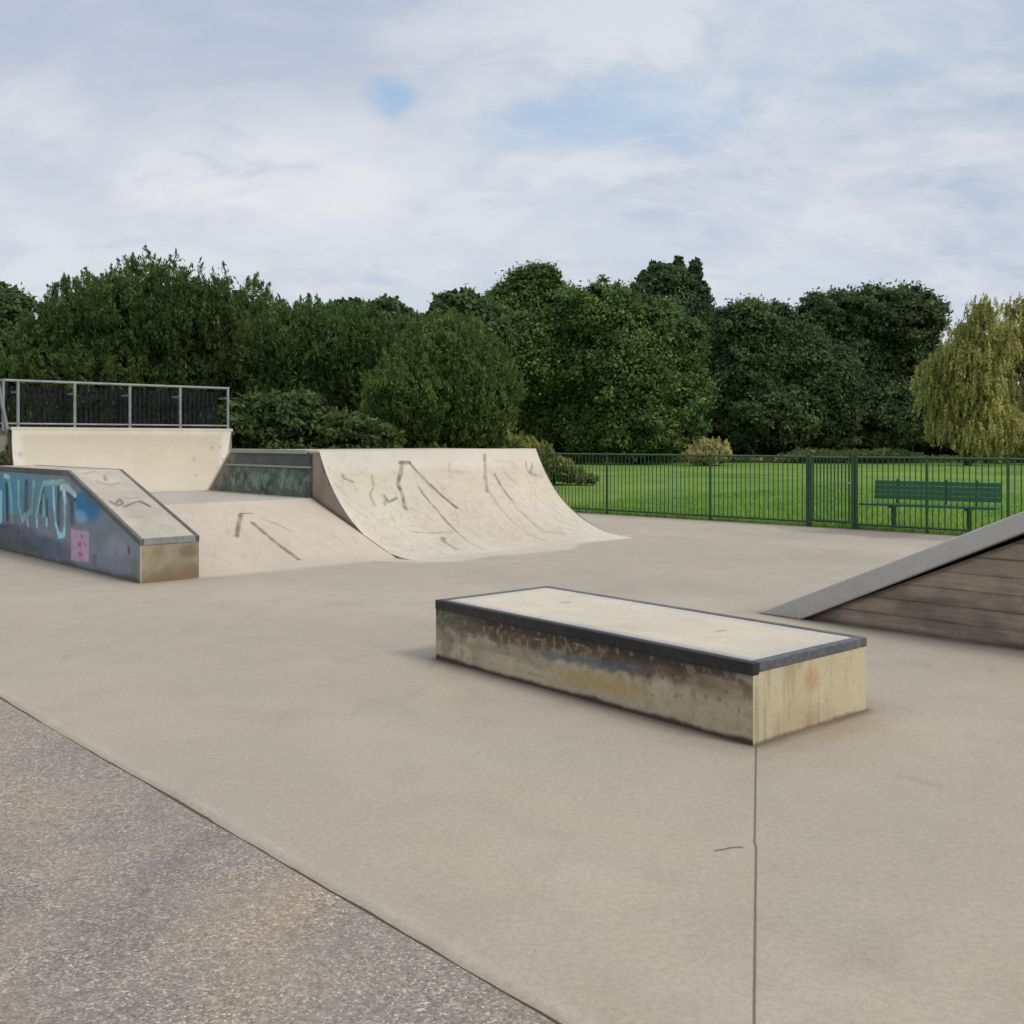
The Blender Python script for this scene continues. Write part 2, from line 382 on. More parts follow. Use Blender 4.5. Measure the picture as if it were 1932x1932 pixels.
for i in range(150):
    w0 = rng.uniform(.15, QW-.2); s0 = rng.uniform(.1, 1.6); L = rng.uniform(.3, 1.3); a = rng.normal(0, .35); bnd = rng.normal(0, .12)
    pts = [(w0, s0), (w0+L*.5*math.sin(a)+bnd, s0+L*.5), (w0+L*math.sin(a), s0+L)]
    cq = lay(cq, rng.uniform(.05, .22)*sm(.012, .003, seg_dist(Wm, Sm, pts)), srgb(140, 126, 108))
cq *= np.array([.90, .885, .88])
b = MB(); b.grid(Pq, cq); b.build('riding_surface', M['ramp'], qp, smooth=True, fixn=False)
# side walls, platform
DEPTH = 5.43; WT = 1.437
def wallcol(nm, zm, seed):
    c = np.ones(nm.shape+(3,))*np.array(srgb(150, 138, 124))
    c = lay(c, .6*sm(.45, .7, fbm(nm*2.5, zm*2.5, seed)), srgb(120, 108, 92)); return c
def qside(w):
    k = 90; t = np.linspace(0, 1, k); out = np.zeros((k, 24, 3)); nmm = np.zeros((k, 24)); zmm = np.zeros((k, 24))
    for i in range(k):
        n_ = NQ0+(RUN+.1-NQ0)*t[i]; z_ = np.interp(n_, an, az)
        for jx in range(24): nmm[i, jx] = n_; zmm[i, jx] = z_*jx/23
    return PA(nmm*0+w, nmm, zmm), nmm, zmm
b = MB()
Ps, nm, zm = qside(0.0)
cs = wallcol(nm, zm, 71)
cs = lay(cs, .85*sm(.07, .01, seg_dist(nm, zm, [(0, 0), (2.1, .72)])), srgb(96, 84, 62))
cs = lay(cs, .6*sm(.06, .02, seg_dist(nm, zm, [(1.85, 1.3), (1.8, 1.12)])), srgb(100, 88, 76))
cs = lay(cs, .6*sm(.05, .02, seg_dist(nm, zm, [(1.7, 1.15), (1.66, .95)])), srgb(98, 86, 74))
b.grid(Ps, cs)
sidew = b.build('side_wall', M['conc'], qp, fixn=False); sidew['label'] = 'grey brown end wall of the pale quarter pipe'
b = MB(); Ps, nm, zm = qside(QW); b.grid(Ps, wallcol(nm, zm, 72)); b.build('side_wall', M['conc'], qp, fixn=False)
# coping strip
b = MB(); b.prism([(NQ1-.01, WT-.03), (RUN+.14, WT-.03), (RUN+.14, WT+.008), (NQ1-.005, WT+.008)], -.01, QW+.005, srgb(205, 198, 184))
b.build('coping', M['conc'], qp, bevel=.008)
b = MB(); b.prism([(RUN+.14, WT-.12), (DEPTH-.84, WT-.12), (DEPTH-.84, WT), (RUN+.14, WT)], .05, QW-.003, srgb(170, 162, 148)); b.build('deck', M['conc'], qp)
# painted side wall of the platform
nmv = np.linspace(RUN, DEPTH+.02, 260); zmv = np.linspace(0, WT-.05, 110)
nm, zm = np.meshgrid(nmv, zmv, indexing='ij')
cw = np.ones(nm.shape+(3,))*np.array(srgb(74, 90, 80))
cw = lay(cw, .8*sm(.45, .6, fbm(nm*3, zm*4, 81)), srgb(88, 104, 84))
cw = lay(cw, .7*sm(.52, .65, fbm(nm*4+3, zm*5, 82)), srgb(50, 60, 60))
cw = lay(cw, .7*sm(.57, .66, fbm(nm*7+3, zm*8, 85)), srgb(120, 138, 128))
cw = lay(cw, .8*sm(1.19, 1.22, zm), srgb(78, 80, 82))
for i in range(10):
    n0 = RUN+.35+i*.26; pts = [(n0, 1.05), (n0+.05, .84), (n0+.14, .98), (n0+.16, .86)][:3+i % 2]
    cw = lay(cw, .55*sm(.03, .012, seg_dist(nm, zm, pts)), srgb(138, 160, 152) if i % 3 else srgb(30, 44, 46))
for i in range(16):
    n0 = rng.uniform(2.3, 4.6); z0 = rng.uniform(.8, 1.1); cw = lay(cw, .6*sm(.07, .02, np.hypot((nm-n0)/rng.uniform(.5, 1.6), zm-z0)), srgb(34, 50, 52) if i % 2 else srgb(112, 132, 118))
cw = lay(cw, .85*sm(.34, .16, DEPTH-np.clip(zm-.70, 0, 9)/.72*.82-nm+.3*(fbm(nm*5, zm*5, 84)-.5)), srgb(128, 118, 104))
for (n0, z0, r) in ((4.72, 1.22, .08), (4.9, 1.0, .06), (5.2, .8, .06)):
    cw = lay(cw, .8*sm(r, r*.4, np.hypot(nm-n0, zm-z0)), srgb(66, 58, 52))
END = lambda z: DEPTH+.02-np.clip(z-.70, 0, 9)/.72*.82
nmc = np.minimum(nm, END(zm))
b = MB(); b.grid(PA(nm*0+.0, nmc, zm), cw); gw = b.build('platform_wall', M['paint'], qp, fixn=False); gw['label'] = 'dark green spray painted platform wall of the quarter pipe'
b = MB(); b.prism([(RUN+.145, WT-.05), (DEPTH-.80, WT-.05), (DEPTH-.86, WT+.012), (RUN+.145, WT+.012)], -.045, .05, srgb(160, 158, 146)); b.build('wall_cap', M['conc'], qp, bevel=.006)
b = MB(); b.prism([(RUN+.03, 1.17), (DEPTH-.6, 1.17), (DEPTH-.63, 1.20), (RUN+.03, 1.20)], -.03, -.002, srgb(150, 158, 148)); b.build('ledge_strip', M['conc'], qp, bevel=.004)
b = MB(); b.poly([P(QW, RUN, 0), P(QW, DEPTH-.84, 0), P(QW, DEPTH-.84, WT-.12), P(QW, RUN, WT-.12)], srgb(140, 130, 116)); b.poly([P(0, DEPTH-.845, 0), P(QW, DEPTH-.845, 0), P(QW, DEPTH-.845, WT-.12), P(0, DEPTH-.845, WT-.12)], srgb(140, 130, 116)); b.build('back_wall', M['conc'], qp)

b = MB(); b.prism([(DEPTH+.03, .70), (DEPTH-.80, 1.43), (DEPTH-.74, 1.44), (DEPTH+.09, .72)], -.012, .10, srgb(206, 200, 186)); b.build('wall_cap', M['conc'], qp, bevel=.006)
b = MB(); b.prism([(DEPTH+.02, .0), (DEPTH-.84, .0), (DEPTH-.84, 1.40), (DEPTH+.02, .67)], .004, .10, srgb(140, 130, 116)); b.build('end_block', M['conc'], qp)
# ------------------------------------------------------------------ BANK and its deck
BW = 2.86; BZ = .72
bank = empty('bank_ramp', P(-BW/2, 0, 0), 'low sloping concrete bank with a scribbled arrow, between the painted ledge and the quarter pipe', 'ramp')
tu, tv = np.meshgrid(np.linspace(-BW+.002, -.002, 190), np.linspace(0, 1, 150), indexing='ij')
sl = math.hypot(RUN, BZ); sv = tv*sl
nb = RUN*tv; zb = BZ*tv
Pb = PA(tu, nb-.03*(nb < .001), zb+TO(nb))
cb = np.ones(tu.shape+(3,))*np.array(srgb(200, 186, 168))
cb = lay(cb, .4*sm(.4, .7, fbm(tu*.9, sv*.9, 91)), srgb(206, 190, 170))
cb = lay(cb, .3*sm(.5, .7, fbm(tu*2+4, sv*2, 92)), srgb(186, 174, 154))
cb = lay(cb, .6*sm(.4, 0, sv+.25*(fbm(tu*4, sv*4, 93)-.5)), srgb(188, 175, 152))
cb = lay(cb, .75*sm(.055, .0, -tu+.03*(fbm(tu*9, sv*9, 97)-.5))*sm(.15, .5, sv), srgb(104, 90, 70))
cb = lay(cb, .8*sm(.028, .012, -tu)*sm(.02, .2, sv), srgb(92, 80, 62))
LB = [([(240, 383), (188, 383)], .028, .8, DK), ([(188, 383), (178, 440), (170, 490)], .045, .85, DK), ([(240, 425), (350, 520), (455, 595)], .045, .8, DK),
      ([(280, 405), (350, 430), (430, 467)], .03, .55, MK), ([(600, 480), (620, 490)], .03, .4, MK), ([(690, 480), (720, 520)], .02, .3, MK)]
cb = marks(Pb, tu, sv, cb, LB, 301)
for i in range(40):
    w0 = rng.uniform(-2.7, -.2); s0 = rng.uniform(.1, 2.1); a = rng.normal(1.57, .6); L = rng.uniform(.03, .25)
    cb = lay(cb, rng.uniform(.08, .25)*sm(.02, .004, seg_dist(tu, sv, [(w0, s0), (w0+L*math.cos(a), s0+L*math.sin(a))])), srgb(150, 136, 116))
for i in range(50):
    w0 = rng.uniform(-2.7, -.2); s0 = rng.uniform(.05, 1.2); L = rng.uniform(.3, 1.0); a = rng.normal(0, .4)
    cb = lay(cb, rng.uniform(.05, .2)*sm(.012, .003, seg_dist(tu, sv, [(w0, s0), (w0+L*math.sin(a), s0+L)])), srgb(140, 126, 108))
cb *= np.array([.92, .91, .91])
b = MB(); b.grid(Pb, cb); b.build('slope', M['ramp'], bank, fixn=False)
dw, dn = np.meshgrid(np.linspace(-BW+.002, -.002, 60), np.linspace(RUN, DEPTH+.1, 60), indexing='ij')
cd = np.ones(dw.shape+(3,))*np.array(srgb(180, 170, 156)); cd = lay(cd, .5*sm(.4, .7, fbm(dw*2, dn*2, 95)), srgb(164, 154, 140))
b = MB(); b.grid(PA(dw, dn, dw*0+BZ+.004), cd); b.build('deck', M['floor'], bank, fixn=False)

# ------------------------------------------------------------------ LEFT (RAISED) QUARTER PIPE
RL = 1.26; HL = 1.08; N0 = DEPTH
ln, lz, ls = arc(RL, HL, 90, BZ)
k = np.linspace(0, 1, 150); KK, JJ = np.meshgrid(k, np.arange(90), indexing='ij')
hh = ls[JJ]/ls[-1]
wL = -3.0+.15*hh; wR = .50+.58*hh
Wl = wL+(wR-wL)*KK
Pl = PA(Wl, N0+ln[JJ], lz[JJ]+.006)
Sl = ls[JJ]
cl = np.ones(Wl.shape+(3,))*np.array(srgb(204, 192, 170))
cl = lay(cl, .45*sm(.4, .7, fbm(Wl*.8, Sl*.9, 101)), srgb(202, 191, 168))
cl = lay(cl, .5*sm(-1.2, -1.25, Wl-.25*Sl)*.5, srgb(214, 206, 184))
e = np.minimum((Wl-wL), (wR-Wl))
cl = lay(cl, .75*sm(.22, .08, e+.1*(fbm(Wl*6, Sl*6, 103)-.5)), srgb(228, 222, 206))
cl = lay(cl, .6*sm(ls[-1]-.16, ls[-1]-.08, Sl), srgb(228, 220, 204))
for i in range(16):
    w0 = rng.choice([rng.uniform(-2.95, -2.6), rng.uniform(.1, .9)]); s0 = rng.uniform(.1, 1.5)
    cl = lay(cl, .4*sm(.05, .01, np.hypot(Wl-w0, (Sl-s0)*.7)), srgb(130, 124, 108))
ql = empty('quarter_pipe', P(-1, N0, BZ), 'raised cream concrete quarter pipe below the grey guard rail, at the back left', 'quarter pipe')
cl *= np.array([.90, .885, .88])
b = MB(); b.grid(Pl, cl); b.build('riding_surface', M['ramp'], ql, smooth=True, fixn=False)
b = MB()
ztop = BZ+HL
b.prism([(N0+RL-.01, ztop-.04), (N0+RL+.12, ztop-.04), (N0+RL+.12, ztop+.012), (N0+RL-.01, ztop+.012)], -2.87, 1.10, srgb(212, 204, 188))
b.build('coping', M['conc'], ql, bevel=.008)
b = MB(); b.prism([(N0+RL+.12, 0), (N0+RL+1.9, 0), (N0+RL+1.9, ztop), (N0+RL+.12, ztop)], -3.0, 1.10, srgb(150, 142, 128)); b.build('platform', M['conc'], ql)
# cheeks under both edges
for sgn, nm_ in ((0, 'left'), (-1, 'right')):
    top = Pl[sgn]; bot = top.copy(); bot[:, 2] = 0.0
    q = np.stack([top+np.array([0, 0, -.002]), bot], 1)
    q = np.stack([q[:, 0]*(1-t)+q[:, 1]*t for t in np.linspace(0, 1, 16)], 1)
    xx, yy = np.meshgrid(np.arange(q.shape[0])*.02, np.arange(16)*.1, indexing='ij')
    cc = lay(np.ones(xx.shape+(3,))*np.array(srgb(150, 142, 126)), .8*sm(.45, .6, fbm(xx*4, yy*3, 111)), srgb(88, 84, 66))
    b = MB(); b.grid(q, cc); b.build('side_wall', M['conc'], ql, fixn=False)
# wedge of wall between the painted platform wall and the ramp edge
b = MB()
b.prism([(N0+.02, 0), (N0+RL+.12, 0), (N0+RL+.12, WT-.002), (N0+.02, WT-.002)], 1.02, 1.10, srgb(130, 122, 106)); b.build('corner_block', M['conc'], ql, bevel=.01)

# guard rail on top of the raised quarter pipe
RH = .78
rail = empty('guard_rail', P(-1, N0+RL+.06, ztop), 'galvanised grey guard rail with dark slatted infill on top of the raised quarter pipe', 'railing')
nr = N0+RL+.07
pw = [-3.30, -2.80, -1.93, -.93, .05, 1.04]
def on_rail(x):              # w where the survey column x crosses the rail line
    r = (x-966)/1932; A = ORG+nr*N; return (r*A[1]-A[0])/(W[0]-r*W[1])
pw = [on_rail(x) for x in (6, 34, 141, 245, 340, 430)]
for w, n_ in [(w, nr) for w in pw]+[(pw[0], nr+1.7)]:
    b = MB(); b.tube([P(w, n_, ztop-.05), P(w, n_, ztop+RH)], .024, 12); b.build('post', M['galv'], rail, smooth=False)
b = MB(); b.tube([P(pw[0], nr+1.7, ztop+RH), P(pw[0], nr, ztop+RH)], .022, 12); b.tube([P(pw[0], nr, ztop+RH), P(pw[-1]+.02, nr, ztop+RH)], .022, 12); b.build('top_rail', M['galv'], rail)
b = MB(); b.tube([P(pw[0], nr+1.7, ztop+.07), P(pw[0], nr, ztop+.07)], .014, 8); b.tube([P(pw[0], nr, ztop+.07), P(pw[-1]+.02, nr, ztop+.07)], .014, 8); b.build('bottom_rail', M['galv'], rail)
b = MB(); b.tube([P(pw[0]-.10, nr-.03, ztop+RH-.02), P(pw[0]-.05, nr-.03, ztop+RH-.26), P(pw[0]+.05, nr-.03, ztop-.02)], .03, 10); b.build('brace', M['galv'], rail)
b = MB(); w = pw[0]+.03
while w < pw[-1]-.03:
    b.box(w, w+.056, nr+.34, nr+.36, ztop-.02, ztop+RH-.05-.03*random.random()); w += .088
for z in (.12, .6): b.box(pw[0]+.03, pw[-1]-.03, nr+.362, nr+.40, ztop+z, ztop+z+.05)
slf = b.build('slatted_screen', M['infill'], rail); slf['label'] = 'dark vertical slats behind the guard rail'
for w in pw[1:]:
    b = MB(); b.box(w-.015, w+.015, nr+.02, nr+.345, ztop+.58, ztop+.61); b.build('bracket', M['galv'], rail)

# ------------------------------------------------------------------ HUBBA LEDGE with graffiti
hub = empty('sloping_ledge', P(-3.21, 0, 0), 'long sloping concrete ledge with blue graffiti letters on its side, at the left edge', 'skate ledge')
WL, WR_ = -3.56, -2.86; HZ0, HZ1, HN = .49, 1.21, 2.19; NE = 5.5
def htop(n): return np.interp(n, [0, HN, NE], [HZ0, HZ1, HZ1])
nv_ = np.linspace(-.02, NE, 620); tz = np.linspace(0, 1, 150)
nm, tt = np.meshgrid(nv_, tz, indexing='ij'); zm = (htop(nm)-.02)*tt
Ph = PA(nm*0+WL, nm, zm)
ch = np.ones(nm.shape+(3,))*np.array(srgb(104, 110, 118))
loc = lambda x, y: locate(Ph, nm, zm, *cA(x, y))
def blob(col, x, y, rn, rz, k, c, seed=0, soft=.5):
    n0, z0 = loc(x, y)
    d = np.hypot((nm-n0)/rn, (zm-z0)/rz)+.5*(fbm(nm*4, zm*6, 400+seed)-.5)
    return lay(col, k*sm(1, 1-soft, d), c)
ch = blob(ch, 200, 420, 2.0, .40, .9, srgb(80, 124, 142), 1)
ch = blob(ch, 800, 500, .55, .26, .95, srgb(44, 96, 136), 2)
ch = blob(ch, 860, 420, .4, .2, .7, srgb(52, 90, 104), 3)
ch = blob(ch, 740, 610, .28, .1, .8, srgb(110, 144, 170), 4)
ch = blob(ch, 120, 760, 1.8, .17, .9, srgb(70, 66, 84), 5)
ch = blob(ch, 420, 900, 1.3, .17, .9, srgb(56, 72, 90), 6)
ch = blob(ch, 100, 860, 1.6, .12, .8, srgb(62, 64, 62), 7)
ch = blob(ch, 930, 820, .25, .16, .5, srgb(86, 104, 90), 8)
ch = blob(ch, 1050, 880, .5, .18, .6, srgb(122, 126, 132), 9)
ch = blob(ch, 1240, 1120, .14, .22, .7, srgb(80, 84, 58), 10)
ch = blob(ch, 1185, 920, .05, .07, .85, srgb(60, 60, 74), 11)
ch = blob(ch, 600, 960, .3, .2, .7, srgb(76, 68, 100), 12)
ch = blob(ch, 870, 1010, .12, .10, .6, srgb(84, 74, 84), 13)
def stroke(col, pts, wid, k, c, seed=1, soft=.6):
    q = [loc(*p) for p in pts]
    d = seg_dist(nm, zm, q)+.02*(fbm(nm*9, zm*9, seed)-.5)
    return lay(col, k*sm(wid, wid*soft, d), c)
DT = srgb(30, 58, 68); LC = srgb(146, 188, 200); GC = srgb(132, 162, 160); WH = srgb(190, 210, 220)
for pts, wd in (([(60, 330), (70, 620)], .07), ([(245, 320), (240, 560)], .10), ([(395, 360), (370, 560)], .06), ([(430, 460), (440, 650)], .05), ([(545, 350), (535, 700)], .085), ([(650, 420), (665, 640)], .09), ([(620, 400), (690, 440)], .06)):
    ch = stroke(ch, pts, wd, .9, DT if pts[0][0] < 600 else srgb(28, 52, 84), 21)
for pts, wd, c in (([(8, 400), (8, 640)], .07, LC), ([(85, 300), (105, 460), (110, 660)], .045, GC), ([(40, 240), (80, 250)], .04, LC),
                   ([(170, 300), (172, 520), (205, 640), (290, 560), (310, 300)], .055, GC), ([(205, 640), (225, 590)], .04, LC),
                   ([(335, 600), (370, 420), (395, 310), (470, 300)], .045, GC), ([(398, 420), (402, 600)], .035, GC), ([(340, 640), (340, 690)], .045, LC), ([(252, 650), (258, 690)], .04, WH),
                   ([(430, 640), (430, 690)], .035, LC), ([(490, 300), (495, 500), (515, 680), (545, 790), (590, 780), (598, 600), (590, 400)], .05, LC),
                   ([(480, 310), (560, 290), (640, 340)], .05, GC), ([(560, 350), (620, 350), (690, 410)], .05, WH), ([(590, 380), (600, 480)], .055, WH)):
    ch = stroke(ch, pts, wd, .88, c, 22)
for i in range(9):
    x = 130+i*55; ch = stroke(ch, [(x, 690+(i % 3)*20), (x+14, 760+(i % 4)*22)], .018, .45, srgb(126, 116, 148), 23)
# pink square tag
n0, z0 = loc(650, 1010); n1, z1 = loc(822, 745)
sq = sm(.0, .035, np.minimum(np.minimum(nm-n1, n0-nm), np.minimum(zm-z0, z1-zm))+.07*(fbm(nm*7, zm*7, 31)-.45))
ch = lay(ch, .8*sq*(.7+.3*vn(nm*14, zm*14, 3)), srgb(178, 146, 164))
for pts in ([(715, 850), (745, 880)], [(745, 850), (715, 885)], [(775, 850), (790, 885)], [(720, 950), (760, 965)], [(740, 790), (770, 800)]):
    ch = stroke(ch, pts, .022, .7, srgb(138, 70, 110), 24)
ch = lay(ch, .45*sm(.5, .7, fbm(nm*3, zm*5, 41)), srgb(92, 96, 100))
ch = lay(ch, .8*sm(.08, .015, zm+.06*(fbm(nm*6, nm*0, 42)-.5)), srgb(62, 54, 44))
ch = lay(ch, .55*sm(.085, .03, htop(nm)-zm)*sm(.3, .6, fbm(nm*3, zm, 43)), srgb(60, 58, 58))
ch *= 1.62
gy_ = ch.mean(-1, keepdims=True); ch = np.clip(gy_+(ch-gy_)*1.22, .01, .9)
b = MB(); b.grid(Ph, ch)
b.build('painted_side', M['paint'], hub, fixn=False)
# near end face
ew_, ez_ = np.meshgrid(np.linspace(WL+.001, WR_, 90), np.linspace(0, HZ0-.02, 60), indexing='ij')
ce = np.ones(ew_.shape+(3,))*np.array(srgb(150, 138, 120))
ce = lay(ce, .3*sm(.45, .62, fbm(ew_*9, ez_*9, 131)), srgb(176, 164, 108))
ce = lay(ce, .7*sm(.22, .05, ez_+.15*(fbm(ew_*6, ez_*4, 132)-.5)), srgb(126, 98, 66))
ce = lay(ce, .6*sm(.16, .05, np.hypot(ew_-WR_+.13, (ez_-.32)*1.3)), srgb(120, 92, 64))
ce = lay(ce, .7*sm(.1, .02, np.hypot(ew_-WL-.2, (ez_-.33)*1.2)), srgb(146, 126, 74))
ce = lay(ce, .6*sm(.03, .0, HZ0-.03-ez_), srgb(120, 122, 112))
ce = lay(ce, .7*sm(.03, .005, ew_-WL), srgb(184, 176, 160))
b = MB(); b.grid(PA(ew_, ew_*0-.02, ez_), ce); ef = b.build('end_face', M['conc'], hub, fixn=False)
b = MB(); b.poly([P(WR_, -.02, 0), P(WR_, NE, 0), P(WR_, NE, HZ1-.02), P(WR_, HN, HZ1-.02), P(WR_, -.02, HZ0-.025)], srgb(176, 164, 148)); b.poly([P(WL, NE, 0), P(WR_, NE, 0), P(WR_, NE, HZ1-.02), P(WL, NE, HZ1-.02)], srgb(150, 140, 126)); b.build('inner_wall', M['conc'], hub)
# top surface between steel edges
tw_, tn_ = np.meshgrid(np.linspace(WL+.035, WR_-.035, 50), np.concatenate([np.linspace(-.015, HN, 160), np.linspace(HN+.02, NE, 60)]), indexing='ij')
ct = np.ones(tw_.shape+(3,))*np.array(srgb(176, 168, 152))
ct = lay(ct, .55*sm(.45, .65, fbm(tw_*4, tn_*4, 141)), srgb(196, 182, 164))
ct = lay(ct, .4*sm(.5, .7, fbm(tw_*3+7, tn_*3, 142)), srgb(158, 160, 136))
def tl(x, y): return locate(PA(tw_, tn_, htop(tn_)), tw_, tn_, *cA(x, y))
for pts, wd, kk, c in (([(1010, 470), (1060, 500), (1100, 450), (1130, 490), (1080, 510)], .028, .8, srgb(110, 104, 104)), ([(1140, 520), (1270, 470), (1370, 510)], .03, .75, srgb(116, 104, 98)), ([(1290, 465), (1380, 520)], .03, .8, srgb(92, 92, 88)),
                   ([(1150, 440), (1280, 440)], .025, .6, srgb(140, 124, 112)), ([(900, 290), (1000, 320), (1100, 300)], .05, .6, srgb(160, 136, 120)), ([(960, 240), (975, 280)], .03, .7, srgb(140, 104, 90)), ([(780, 215), (880, 200)], .05, .5, srgb(140, 144, 126)), ([(1200, 620), (1350, 610)], .05, .35, srgb(150, 140, 126))):
    q = [tl(*p) for p in pts]; ct = lay(ct, kk*sm(wd, wd*.5, seg_dist(tw_, tn_, q)+.01*(fbm(tw_*20, tn_*20, 5)-.5)), c)
b = MB(); b.grid(PA(tw_, tn_, htop(tn_)-.002), ct); b.build('top_surface', M['conc'], hub, fixn=False)
for w0, w1 in ((WL-.006, WL+.04), (WR_-.04, WR_+.006)):
    b = MB(); b.prism([(-.026, HZ0-.07), (HN, HZ1-.07), (NE+.01, HZ1-.07), (NE+.01, HZ1+.004), (HN-.005, HZ1+.004), (-.026, HZ0+.001)], w0, w1, srgb(112, 108, 106)); b.build('steel_edge', M['dark_steel'], hub, bevel=.006)
b = MB(); b.box(WL+.042, WR_-.042, -.028, .03, HZ0-.07, HZ0+.006, srgb(160, 160, 158)); b.build('steel_edge', M['dark_steel'], hub, bevel=.006)

# ------------------------------------------------------------------ MANUAL PAD
pad = empty('grind_box', P(-3.15, -6.8, 0), 'low rectangular concrete grind box with black steel edging in the middle foreground', 'skate ledge')
w0, w1, n0, n1 = PAD
nm, zm = np.meshgrid(np.linspace(n0, n1, 420), np.linspace(0, PZ-.05, 90), indexing='ij')
cp = np.ones(nm.shape+(3,))*np.array(srgb(190, 176, 148))
cp = lay(cp, .5*sm(.45, .65, fbm(nm*3, zm*6, 151)), srgb(188, 172, 138))
q = (nm-n0)/(n1-n0)         # 0 near corner, 1 far corner
dep = .10+.10*fbm(nm*1.6, nm*0, 152)+.07*(fbm(nm*9, zm*5, 153)-.5)
wet = sm(dep+.05, dep-.04, PZ-.05-zm)
cp = lay(cp, .92*wet*sm(.03, .3, q+.10), srgb(88, 70, 54))
cp = lay(cp, .8*sm(.02, -.02, PZ-.05-zm-dep*.45)*sm(.0, .15, q+.05), srgb(54, 46, 40))
cp = lay(cp, .5*sm(.55, .66, fbm(nm*22, zm*20, 181))*sm(.1, .25, zm), srgb(70, 60, 50))
cp = lay(cp, .45*sm(.56, .68, fbm(nm*26, zm*26, 182)), srgb(168, 150, 120))
cp = lay(cp, .35*sm(.5, .62, fbm(nm*16, zm*10, 159))*sm(.0, .3, PZ-.05-zm)*sm(.35, .15, zm*0+.3), srgb(120, 104, 82))
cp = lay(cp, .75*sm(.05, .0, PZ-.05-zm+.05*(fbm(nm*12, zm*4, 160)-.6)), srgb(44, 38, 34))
bl = sm(.05, .01, np.abs(zm-.235+.12*(q-.45))+.07*(fbm(nm*7, zm*16, 154)-.35))*sm(.22, .30, q)*sm(.66, .56, q)
cp = lay(cp, .75*bl, srgb(88, 100, 112))
cp = lay(cp, .4*sm(.06, .01, np.abs(zm-.17)+.08*(fbm(nm*9, zm*14, 164)-.4))*sm(.5, .6, q), srgb(108, 112, 96))
yel = sm(.09, .02, np.abs(zm-.12)+.08*(fbm(nm*5, zm*9, 155)-.4))*sm(.22, .32, q)*sm(.6, .45, q)
cp = lay(cp, .65*yel, srgb(188, 158, 92))
cp = lay(cp, .5*sm(.74, .9, q)*sm(.42, .62, fbm(nm*8, zm*9, 156)), srgb(104, 108, 92))
cp = lay(cp, .6*sm(.03, .0, np.abs(zm-.29)+.03*(fbm(nm*30, zm*30, 158)-.3))*sm(.10, .03, q), srgb(128, 92, 60))
for i in range(34):
    a = rng.uniform(n0+.05, n1-.05); zz0 = rng.uniform(.05, .34); L = rng.uniform(.02, .14); an_ = rng.choice([0, 1.57, rng.uniform(0, 3)])
    cp = lay(cp, rng.uniform(.1, .35)*sm(.012, .003, seg_dist(nm, zm, [(a, zz0), (a+L*math.cos(an_), zz0+L*.7*math.sin(an_))])), srgb(84, 74, 64) if i % 3 else srgb(190, 176, 150))
cp = lay(cp, .95*sm(.042, .014, zm+.03*(fbm(nm*8, nm*0, 157)-.5)), srgb(66, 50, 38))  # dirt line with contact shade painted along the bottom edge
b = MB(); b.grid(PA(nm*0+w0, nm, zm), cp)
# short near face
wm_, zm_ = np.meshgrid(np.linspace(w0+.0005, w1, 160), np.linspace(0, PZ-.05, 90), indexing='ij')
cn = np.ones(wm_.shape+(3,))*np.array(srgb(200, 186, 152))
cn = lay(cn, .5*sm(.45, .7, fbm(wm_*3, zm_*3, 161)), srgb(170, 156, 126))
dr = sm(.52, .74, fbm(wm_*26, zm_*2.2, 162)); cn = lay(cn, .45*dr, srgb(146, 128, 96))
dr = sm(.55, .74, fbm(wm_*34+9, zm_*1.7, 166)); cn = lay(cn, .4*dr, srgb(202, 188, 156))
cn = lay(cn, .5*sm(.11, .03, np.hypot(wm_-w0-.54, (zm_-.27)*1.0)), srgb(176, 128, 84))
cn = lay(cn, .45*sm(.10, .02, np.hypot(wm_-w0-.52, (zm_-.04)*1.0)+.05*(fbm(wm_*10, zm_*9, 8)-.5)), srgb(166, 128, 88))
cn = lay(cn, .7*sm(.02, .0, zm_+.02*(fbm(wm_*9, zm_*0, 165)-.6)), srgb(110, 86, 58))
cn = lay(cn, .4*sm(.025, .0, wm_-w0), srgb(205, 196, 172))
b.grid(PA(wm_, wm_*0+n0, zm_), cn)
b.poly([P(w1, n0, 0), P(w1, n1, 0), P(w1, n1, PZ-.05), P(w1, n0, PZ-.05)], srgb(170, 158, 136)); b.poly([P(w0, n1, 0), P(w1, n1, 0), P(w1, n1, PZ-.05), P(w0, n1, PZ-.05)], srgb(170, 158, 136))
b.build('body', M['conc'], pad, fixn=False)
tw_, tn_ = np.meshgrid(np.linspace(w0+.045, w1-.045, 120), np.linspace(n0+.045, n1-.045, 260), indexing='ij')
ct = np.ones(tw_.shape+(3,))*np.array(srgb(204, 192, 170))
ee = np.minimum(np.minimum(tw_-w0, w1-tw_), np.minimum(tn_-n0, n1-tn_))
ct = lay(ct, .4*sm(.4, .7, fbm(tw_*2, tn_*2, 171)), srgb(206, 194, 176))
ct = lay(ct, .55*sm(.20, .04, ee+.08*(fbm(tw_*5, tn_*5, 172)-.5)), srgb(172, 176, 178))
ct = lay(ct, .6*sm(.16, .05, (tw_-w0)+.08*(fbm(tw_*5, tn_*5, 173)-.5)), srgb(132, 130, 126))
for (dx, dy) in ((1060, 1137), (1365, 1188)):
    Y = (H-PZ)*1932/(dy-830); d = np.array([(dx-966)/1932*Y, Y])-ORG; a, c = float(d@W), float(d@N)
    ct = lay(ct, .65*sm(.075, .02, np.hypot((tw_-a)*1.0, (tn_-c)*1.6)+.04*(fbm(tw_*30, tn_*30, 3)-.5)), srgb(150, 140, 124))
b = MB(); b.grid(PA(tw_, tn_, tw_*0+PZ-.003), ct); b.build('top_surface', M['conc'], pad, fixn=False)
cE = (.035, .033, .033)
